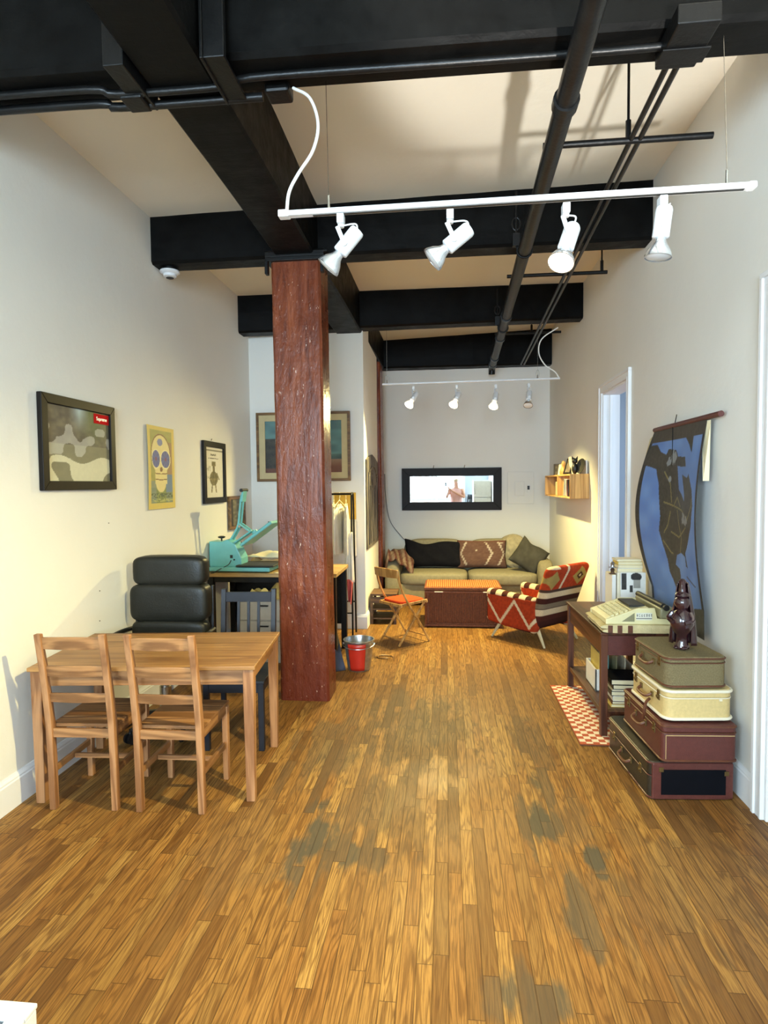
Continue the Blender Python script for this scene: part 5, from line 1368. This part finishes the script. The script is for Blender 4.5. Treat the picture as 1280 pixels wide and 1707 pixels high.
# box files, books and bits behind the typewriter
for k, (x, lb, mt) in enumerate(((1.262, 'slim white binder standing left behind the typewriter', 'white_plastic'), (1.30, 'wider white binder behind the typewriter', 'ivory'))):
    wd = (.03, .19)[k]
    t = thing('binder', lb, 'binder', (x, 4.78, CH)); MB().box(0, wd, 0, .20, 0, (.265, .285)[k]).build('cover', mt, t, bev=.003)
    MB().box(.002, wd-.002, .004, .19, (.265, .285)[k], (.265, .285)[k]+.002).build('page_tops', 'paper', t)
cd_ = thing('picture_card', 'white card with black pictures propped behind the typewriter', 'card', (1.315, 4.745, CH+.14)); cd_.rotation_euler = (-.04, 0, 0)
art('card_face', cd_, (0, -.004, 0), (1, 0, 0), (0, 0, 1), .185, .15, lambda u, v: (24, 24, 22) if (u < .24 and .12 < v < .95 and u > .04) or (math.hypot((u-.62)/.22, (v-.78)/.2) < 1 and v > .62) or (.35 < u < .5 and v < .35) else ((150, 148, 140) if .5 < u < .8 and .2 < v < .62 else (226, 226, 220)), 40, 36)
MB().box(0, .185, -.0035, 0, -.14, .15).build('card_back', 'white_plastic', cd_)
zz = CH+.287
for k, (mt, h, lb, dx) in enumerate((('white_plastic', .028, 'lowest white book in the small stack behind the typewriter', 0), ('ivory', .022, 'cream book second from the bottom of that small stack', .004), ('mustard', .028, 'mustard yellow book second from the top of the stack by the map', .0), ('ivory', .016, 'thin cream book topping the stack by the map', -.004))):
    book('book', lb, (1.31+dx, 4.80, zz), (.185, .15, h), (0, 0, .02*(k % 2)), mt, group='books stacked behind the typewriter'); zz += h+.0008
for k, (z, mt, lb) in enumerate(((CH+.266, 'brown_wood', 'small brown trinket at the bottom beside the book stack'), (CH+.316, 'zinc', 'small grey trinket perched highest beside the book stack'))):
    t = thing('trinket', lb, 'figurine', (1.278, 4.83, z))
    MB().box(-.024, .022, -.02, .02, 0, .006).build('plinth', mt, t); MB().lathe([(0, .006), (.016, .006), (.012, .02), (.017, .034), (.010, .046), (0, .048)], n=14).build('body', mt, t, smooth=True)
# things on the lower shelf
zz = .171
stack = [('yellow_cloth', .02, 'pale yellow magazine at the bottom of the pile under the console'), ('maroon', .02, 'dark red book low in the pile under the console'), ('white_plastic', .035, 'white book in the pile under the console'), ('dark_leatherette', .03, 'dark green book in the pile under the console'), ('grey_metal', .012, 'thin grey magazine in the pile under the console'), ('black_plastic', .03, 'glossy black book near the top of the pile under the console'), ('slate', .035, 'thick black book topping the pile under the console')]
for k, (mt, h, lb) in enumerate(stack):
    book('book', lb, (1.09+.006*(k % 3), 4.13, zz), (.30, .24, h), (0, 0, 0), mt, group='pile of books under the console'); zz += h+.0008
t = thing('record_box', 'white box of records on the lower shelf toward the back', 'box', (1.06, 4.44, .171)); t.rotation_euler = (0, 0, 0)
MB().box(0, .012, 0, .30, 0, .16).box(.288, .30, 0, .30, 0, .16).box(0, .3, 0, .012, 0, .16).box(0, .3, .288, .30, 0, .16).box(0, .3, 0, .3, 0, .01).build('box_walls', 'white_plastic', t, bev=.002)
for k, mt in enumerate(('mustard', 'teal', 'khaki', 'ivory')): MB().box(.03+k*.06, .036+k*.06, .02, .27, .012, .27-.01*k).build('record_sleeve', mt, t)
# checked rug
def rugc(u, v):
    i, j = int(u*7), int(v*27)
    if u < .03 or u > .97 or v < .012 or v > .988: return (176, 92, 66)
    return (244, 226, 204) if (i+j) % 2 else (190, 96, 70)
rg = thing('checked_rug', 'narrow red and cream checked rug under the console table', 'rug', (.84, 3.90, 0))
MB().grid(lambda u, v: (.30*u, 1.15*v, .009+.001*math.sin(30*v)), 64, 184, rugc).build('rug_pile', 'weave', rg, smooth='all')
MB().box(0, .30, 0, 1.15, .001, .008).build('rug_base', 'tan_leather', rg)

# ================================================================== SUITCASES
def rrect(x0, x1, y0, y1, r, n=6):
    P = []
    for cx, cy, a0 in ((x1-r, y0+r, -PI/2), (x1-r, y1-r, 0), (x0+r, y1-r, PI/2), (x0+r, y0+r, PI)):
        P += [(cx+r*math.cos(a0+PI/2*k/n), cy+r*math.sin(a0+PI/2*k/n)) for k in range(n+1)]
    return P
def suitcase(label, loc, rz, W, L, H, mat, trim, r=.04, seam=.62, metal='brass', inset=None):
    """lies flat: W across (x), L deep (y), handle side towards -x"""
    t = thing('suitcase', label, 'suitcase', loc, rz, 'stack of old suitcases')
    def shell(z0, z1, name):
        m = MB(); P = rrect(-W/2, W/2, 0, L, r)
        m.prism([(x, y, z0) for x, y in P], (0, 0, z1-z0)); return m.build(name, mat, t, bev=.007, seg=3)
    shell(0, H*seam-.001, 'lower_shell'); shell(H*seam+.001, H, 'lid')
    for z in (.010, H*seam, H-.010):
        P = rrect(-W/2-.001, W/2+.001, -.001, L+.001, r)
        MB().tube([(x, y, z) for x, y in P], .0055 if z != H*seam else .003, 6, closed=True).build('piping', trim, t, smooth=True)
    for y in (L*.18, L*.82):
        lk = MB().box(-W/2-.005, -W/2+.002, y-.016, y+.016, H*seam-.035, H*seam+.018).build('latch', metal, t, bev=.003)
        MB().cyl((-W/2-.005, y, H*seam-.015), (-W/2-.013, y, H*seam-.015), .009, 12).build('catch', metal, lk)
    hy = L*.5
    MB().tube(bez([(-W/2-.004, hy-.07, H*seam-.03), (-W/2-.030, hy-.055, H*seam-.045), (-W/2-.034, hy, H*seam-.05), (-W/2-.030, hy+.055, H*seam-.045), (-W/2-.004, hy+.07, H*seam-.03)], 5), .0085, 8).build('handle', 'tan_leather', t, smooth=True)
    for s in (-1, 1): MB().box(-W/2-.008, -W/2+.001, hy+s*.072-.012, hy+s*.072+.012, H*seam-.045, H*seam-.015).build('handle_mount', metal, t, bev=.002)
    return t
RZ = math.radians(4)
s4 = suitcase('black and maroon suitcase with a dark end panel, bottom of the suitcase stack', (1.275, 3.27, 0), RZ, .44, .64, .205, 'dark_leatherette', 'maroon', .035)
MB().box(-.205, .215, -.006, .03, .008, .198).build('end_band', 'maroon', s4, bev=.006)
MB().box(-.160, .175, -.0085, -.004, .030, .165).build('end_panel', 'slate', s4, bev=.003)
for x, z in ((-.16, .165), (.178, .145)): MB().box(x-.012, x+.012, -.011, -.004, z-.012, z+.012).build('corner_clip', 'brass', s4, bev=.002)
s3 = suitcase('maroon-brown leatherette suitcase, third from the top of the stack', (1.305, 3.245, .212), math.radians(3.5), .385, .58, .20, 'maroon', 'tan_leather', .03, .78)
MB().bar((-.175, -.0035, .145), (.175, -.0035, .145), .002, .004).bar((-.175, -.0035, .02), (-.175, -.0035, .145), .002, .004, up=(0, 1, 0)).build('stitched_line', 'kraft', s3)
MB().tube(bez([(-.215, .20, .16), (-.222, .17, .20), (-.216, .16, .26), (-.205, .14, .29)], 5), .008, 8).build('loose_strap', 'tan_leather', s3, smooth=True)
s2 = suitcase('cream suitcase with ivory piping, second from the top of the stack', (1.318, 3.285, .420), math.radians(5), .355, .47, .165, 'cream_vinyl', 'ivory', .05, .72)
for z in (.155, .010):
    P = rrect(-.355/2-.003, .355/2+.003, -.003, .473, .05); MB().tube([(x, y, z) for x, y in P], .0085, 8, closed=True).build('ivory_rim', 'ivory', s2, smooth=True)
MB().box(.10, .115, -.006, 0, .105, .115).build('end_catch', 'ivory', s2, bev=.001)
s1 = suitcase('small olive tweed suitcase topping the stack, brown leather trim', (1.300, 3.28, .594), math.radians(5), .32, .44, .165, 'tweed', 'tan_leather', .045, .80)
# figurine on the top suitcase: rounded dark glazed figure with a tall pointed head and a cape
fg = thing('ceramic_figurine', 'dark aubergine glazed figurine with tall headdress standing on the top suitcase', 'figurine', (1.285, 3.45, .7625), math.radians(-35))
MB().lathe([(0, 0), (.038, 0), (.040, .012), (.030, .03), (.030, .075), (.046, .095), (.062, .135), (.060, .17), (.044, .20), (.028, .215), (.033, .225), (.042, .25), (.036, .275), (.026, .283), (.040, .292), (.036, .303), (.020, .315), (.017, .35), (.019, .372), (.010, .382), (0, .384)], n=32).build('body', 'ceramic', fg, smooth=True)
def cape(u, v):
    a_ = lerp(-.25, PI+.25, u); z = lerp(.02, .36, v)
    r = .060+.012*math.sin(9*a_)*(1-v)-.02*v+.012*math.sin(v*PI)
    return (r*math.cos(a_)*(1-.35*v), .008+r*math.sin(a_)*.9, z)
MB().grid(cape, 40, 24).build('cape', 'ceramic', fg, smooth='all', solid=.006)
for s in (-1, 1):
    MB().tube(bez([(s*.045, -.01, .20), (s*.062, -.03, .165), (s*.03, -.062, .15)], 4), [.013]*4+[.011]*5, 8).build('arm', 'ceramic', fg, smooth=True)
    MB().ball((s*.020, -.028, .008), .016, .026, .010).build('foot', 'ceramic', fg, smooth=True)

# ================================================================== NEAR LEFT CORNER: white open box
wbx = thing('white_box', 'corner of a white lidless storage box at the lower left edge', 'box', (-1.288, .990, 0), math.radians(0))
bw, bd, bh, tt = .31, .31, .45, .012
MB().box(-bw, bw, -bd, bd, 0, .01).box(-bw+.002, -bw+tt, -bd+.002, bd-.002, .01, bh-.013).box(bw-tt, bw-.002, -bd+.002, bd-.002, .01, bh-.013).box(-bw+tt, bw-tt, -bd+.002, -bd+tt, .01, bh-.013).box(-bw+tt, bw-tt, bd-tt, bd-.002, .01, bh-.013).build('box_walls', 'white', wbx, bev=.003)
MB().box(-bw+.01, bw-.01, -bd+.01, bd-.05, bh-.03, bh-.022).build('inner_shelf', 'white', wbx, bev=.003)
ring_frame_ = MB()
for (x0, x1, y0, y1) in ((-bw, bw, -bd, -bd+.045), (-bw, bw, bd-.045, bd), (-bw, -bw+.045, -bd+.045, bd-.045), (bw-.045, bw, -bd+.045, bd-.045)): ring_frame_.box(x0, x1, y0, y1, bh-.012, bh)
ring_frame_.build('rim', 'white', wbx, bev=.003)

# ================================================================== BEHIND THE PHOTOGRAPHER (seen in the mirror)
kc = thing('kitchen_counter', 'white kitchen counter under the big window, seen in the mirror', 'cabinet', (-.4, YB+.36, 0))
MB().box(-1.3, .75, -.30, .26, .08, .87).build('carcass', 'white', kc, bev=.003)
MB().box(-1.3, .75, -.30, .30, .87, .91).build('worktop', 'pine', kc, bev=.004)
for k in range(4): 
    dd = MB().box(-1.28+k*.51, -.79+k*.51, .26, .28, .12, .84).build('door', 'white', kc, bev=.003); MB().cyl((-.84+k*.51, .28, .75), (-.84+k*.51, .30, .75), .012, 12).build('knob', 'chrome', dd)
fg_ = thing('refrigerator', 'tall pale refrigerator by the right wall, seen in the mirror', 'refrigerator', (1.22, -2.6, 0))
MB().box(-.30, .30, -.33, .27, .02, 1.78).build('cabinet_body', 'white', fg_, bev=.01)
for z0, z1 in ((.05, 1.18), (1.20, 1.76)):
    dd = MB().box(-.30, .30, .275, .33, z0, z1).build('door', 'grey_metal', fg_, bev=.012); MB().bar((-.24, .355, z0+.1), (-.24, .355, z1-.1), .02, .02, up=(0, 1, 0)).build('handle', 'chrome', dd, bev=.004)
ub = thing('wall_cupboard', 'white wall cupboard left of the big window, seen in the mirror', 'cabinet', (-1.85, YB+.18, 1.45))
MB().box(-.36, .36, -.17, .15, 0, .8).build('carcass', 'white', ub, bev=.003)
for s in (-1, 1): MB().box(min(0, s*.35), max(0, s*.35), .155, .172, .01, .79).build('door', 'white', ub, bev=.003)
for k, (x, r, h, lb) in enumerate(((-1.55, .04, .24, 'tall bottle on the kitchen counter'), (-1.35, .05, .16, 'short jar on the kitchen counter'), (.2, .035, .26, 'slim bottle at the right end of the kitchen counter'))):
    t = thing('bottle', lb, 'bottle', (x, YB+.35, .911)); MB().lathe([(0, 0), (r, 0), (r, h*.6), (r*.35, h*.75), (r*.35, h), (0, h)], n=18).build('glass_body', 'zinc', t, smooth=True)
km = thing('coffee_machine', 'black coffee machine on a low cabinet by the refrigerator, seen in the mirror', 'coffee machine', (.86, YB+.36, .911))
MB().box(-.11, .11, -.14, .12, 0, .04).box(-.11, .11, -.14, -.04, .04, .30).box(-.11, .11, -.14, .12, .28, .36).build('body', 'black_plastic', km, bev=.012)
MB().lathe([(0, 0), (.06, 0), (.07, .05), (.055, .13), (0, .13)], (0, .03, .045), n=18).build('jug', 'dark_grey', km, smooth=True)
lc = thing('low_cabinet', 'white low cabinet right of the kitchen counter, seen in the mirror', 'cabinet', (.92, YB+.36, 0))
MB().box(-.155, .40, -.30, .28, .0, .91).build('carcass', 'white', lc, bev=.004)
dd = MB().box(-.14, .39, .282, .30, .05, .88).build('door', 'white', lc, bev=.003); MB().cyl((-.10, .30, .75), (-.10, .32, .75), .012, 12).build('knob', 'chrome', dd)
# the photographer
pe = thing('person', 'person in pale pink vest and dark trousers holding a phone, seen in the mirror', 'person', (.30, -.42, 0))
sk = bmesh.new(); rad = []
def jv(x, y, z, r): rad.append(r); return sk.verts.new((x, y, z))
pel = jv(0, 0, .98, .15); sp_ = jv(0, .0, 1.18, .135); ch = jv(0, .0, 1.40, .155); nk = jv(0, .015, 1.56, .065); hd0 = jv(0, .03, 1.66, .085); hd1 = jv(0, .03, 1.76, .085)
E_ = [(pel, sp_), (sp_, ch), (ch, nk), (nk, hd0), (hd0, hd1)]
for s in (-1, 1):
    hp_ = jv(s*.095, 0, .90, .105); kn = jv(s*.105, .02, .50, .065); an = jv(s*.11, 0, .09, .045); to = jv(s*.13, .15, .045, .038)
    E_ += [(pel, hp_), (hp_, kn), (kn, an), (an, to)]
    sh = jv(s*.185, 0, 1.47, .065); el = jv(s*.26 if s > 0 else -.30, .14, 1.24, .045); wr_ = jv(-.22 if s < 0 else -.16, .30, 1.50 if s < 0 else 1.47, .030); pm_ = jv(-.265 if s < 0 else -.205, .335, 1.58 if s < 0 else 1.545, .030)
    E_ += [(ch, sh), (sh, el), (el, wr_), (wr_, pm_)]
sk.verts.ensure_lookup_table()
for a_, b_ in E_: sk.edges.new((a_, b_))
me = bpy.data.meshes.new('body'); sk.to_mesh(me); sk.free(); me.materials.append(MT['skin'])
bo = bpy.data.objects.new('body', me); C.objects.link(bo); bo.parent = pe
bo.modifiers.new('skin', 'SKIN'); sv = me.skin_vertices[0].data
for i, r in enumerate(rad): sv[i].radius = (r, r*.78 if i in (0, 1, 2) else r); sv[i].use_root = (i == 0)
ss = bo.modifiers.new('sub', 'SUBSURF'); ss.levels = 2; ss.render_levels = 2
for fi in range(4):
    for hx, hy, hz, sg in ((-.265, .335, 1.58, 1), (-.205, .335, 1.545, -1)):
        b0 = V(hx, hy, hz+.0)+V(.0, .012, .012*fi-.01)
        MB().tube([b0, b0+V(-.02 if sg < 0 else -.025, .035, .015), b0+V(-.035 if sg > 0 else -.045, .060, .012)], [.009, .0085, .007], 8).build('finger', 'skin', pe, smooth=True)
MB().ball((0, .03, 1.755), .082, .098, .10, 20, 14, fn=lambda v: V(v.x, v.y-.012, v.z) if v.y < .06 or v.z > 1.78 else V(v.x*.6, .03, v.z)).build('hair', 'paper', pe, smooth=True)
MB().ball((0, .118, 1.70), .012, .016, .018).build('nose', 'skin', pe, smooth=True)
MB().box(-.022, .022, .100, .112, 1.652, 1.660).build('mouth', 'pink_cloth', pe, bev=.002)
for s in (-1, 1):
    MB().ball((s*.030, .100, 1.722), .011, .008, .007).build('eye', 'black_plastic', pe, smooth=True); MB().ball((s*.086, .025, 1.705), .010, .018, .028).build('ear', 'skin', pe, smooth=True)
MB().lathe([(.185, .96), (.182, 1.10), (.19, 1.22), (.205, 1.36), (.195, 1.44), (.13, 1.51), (.10, 1.52)], n=32, caps=False).build('vest', 'pink_top', pe, smooth=True).scale = (1.0, .80, 1)
tr_ = MB().lathe([(.0, .84), (.185, .86), (.19, .93), (.188, 1.02), (.18, 1.02)], n=28, caps=False)
for s in (-1, 1): tr_.tube([(s*.095, 0, .92), (s*.10, .015, .55), (s*.11, 0, .08)], [.115, .09, .075], 18)
tr_.build('trousers', 'black_paint', pe, smooth=True)
ph = thing('phone', 'phone held up by the photographer', 'phone', (-.02, -.032, 1.655), 0)
MB().box(-.036, .036, -.004, .004, -.075, .075).build('phone_body', 'black_plastic', ph, bev=.003)
MB().cyl((.018, .004, .055), (.018, .006, .055), .006, 14).build('camera_lens', 'chrome', ph)

for px, py, lb in ((166, 985, 'small dark screw high on the left wall above the table'), (166, 1035, 'small dark screw just above the table edge on the left wall'), (181, 872, 'small chipped plaster mark on the left wall')):
    q = at(px, py, X=XL+.003)
    t = MB().cyl((0, 0, 0), (.003, 0, 0), .0035, 8).build('wall_screw', 'dark_grey'); t.location = q; tag(t, lb, 'screw')
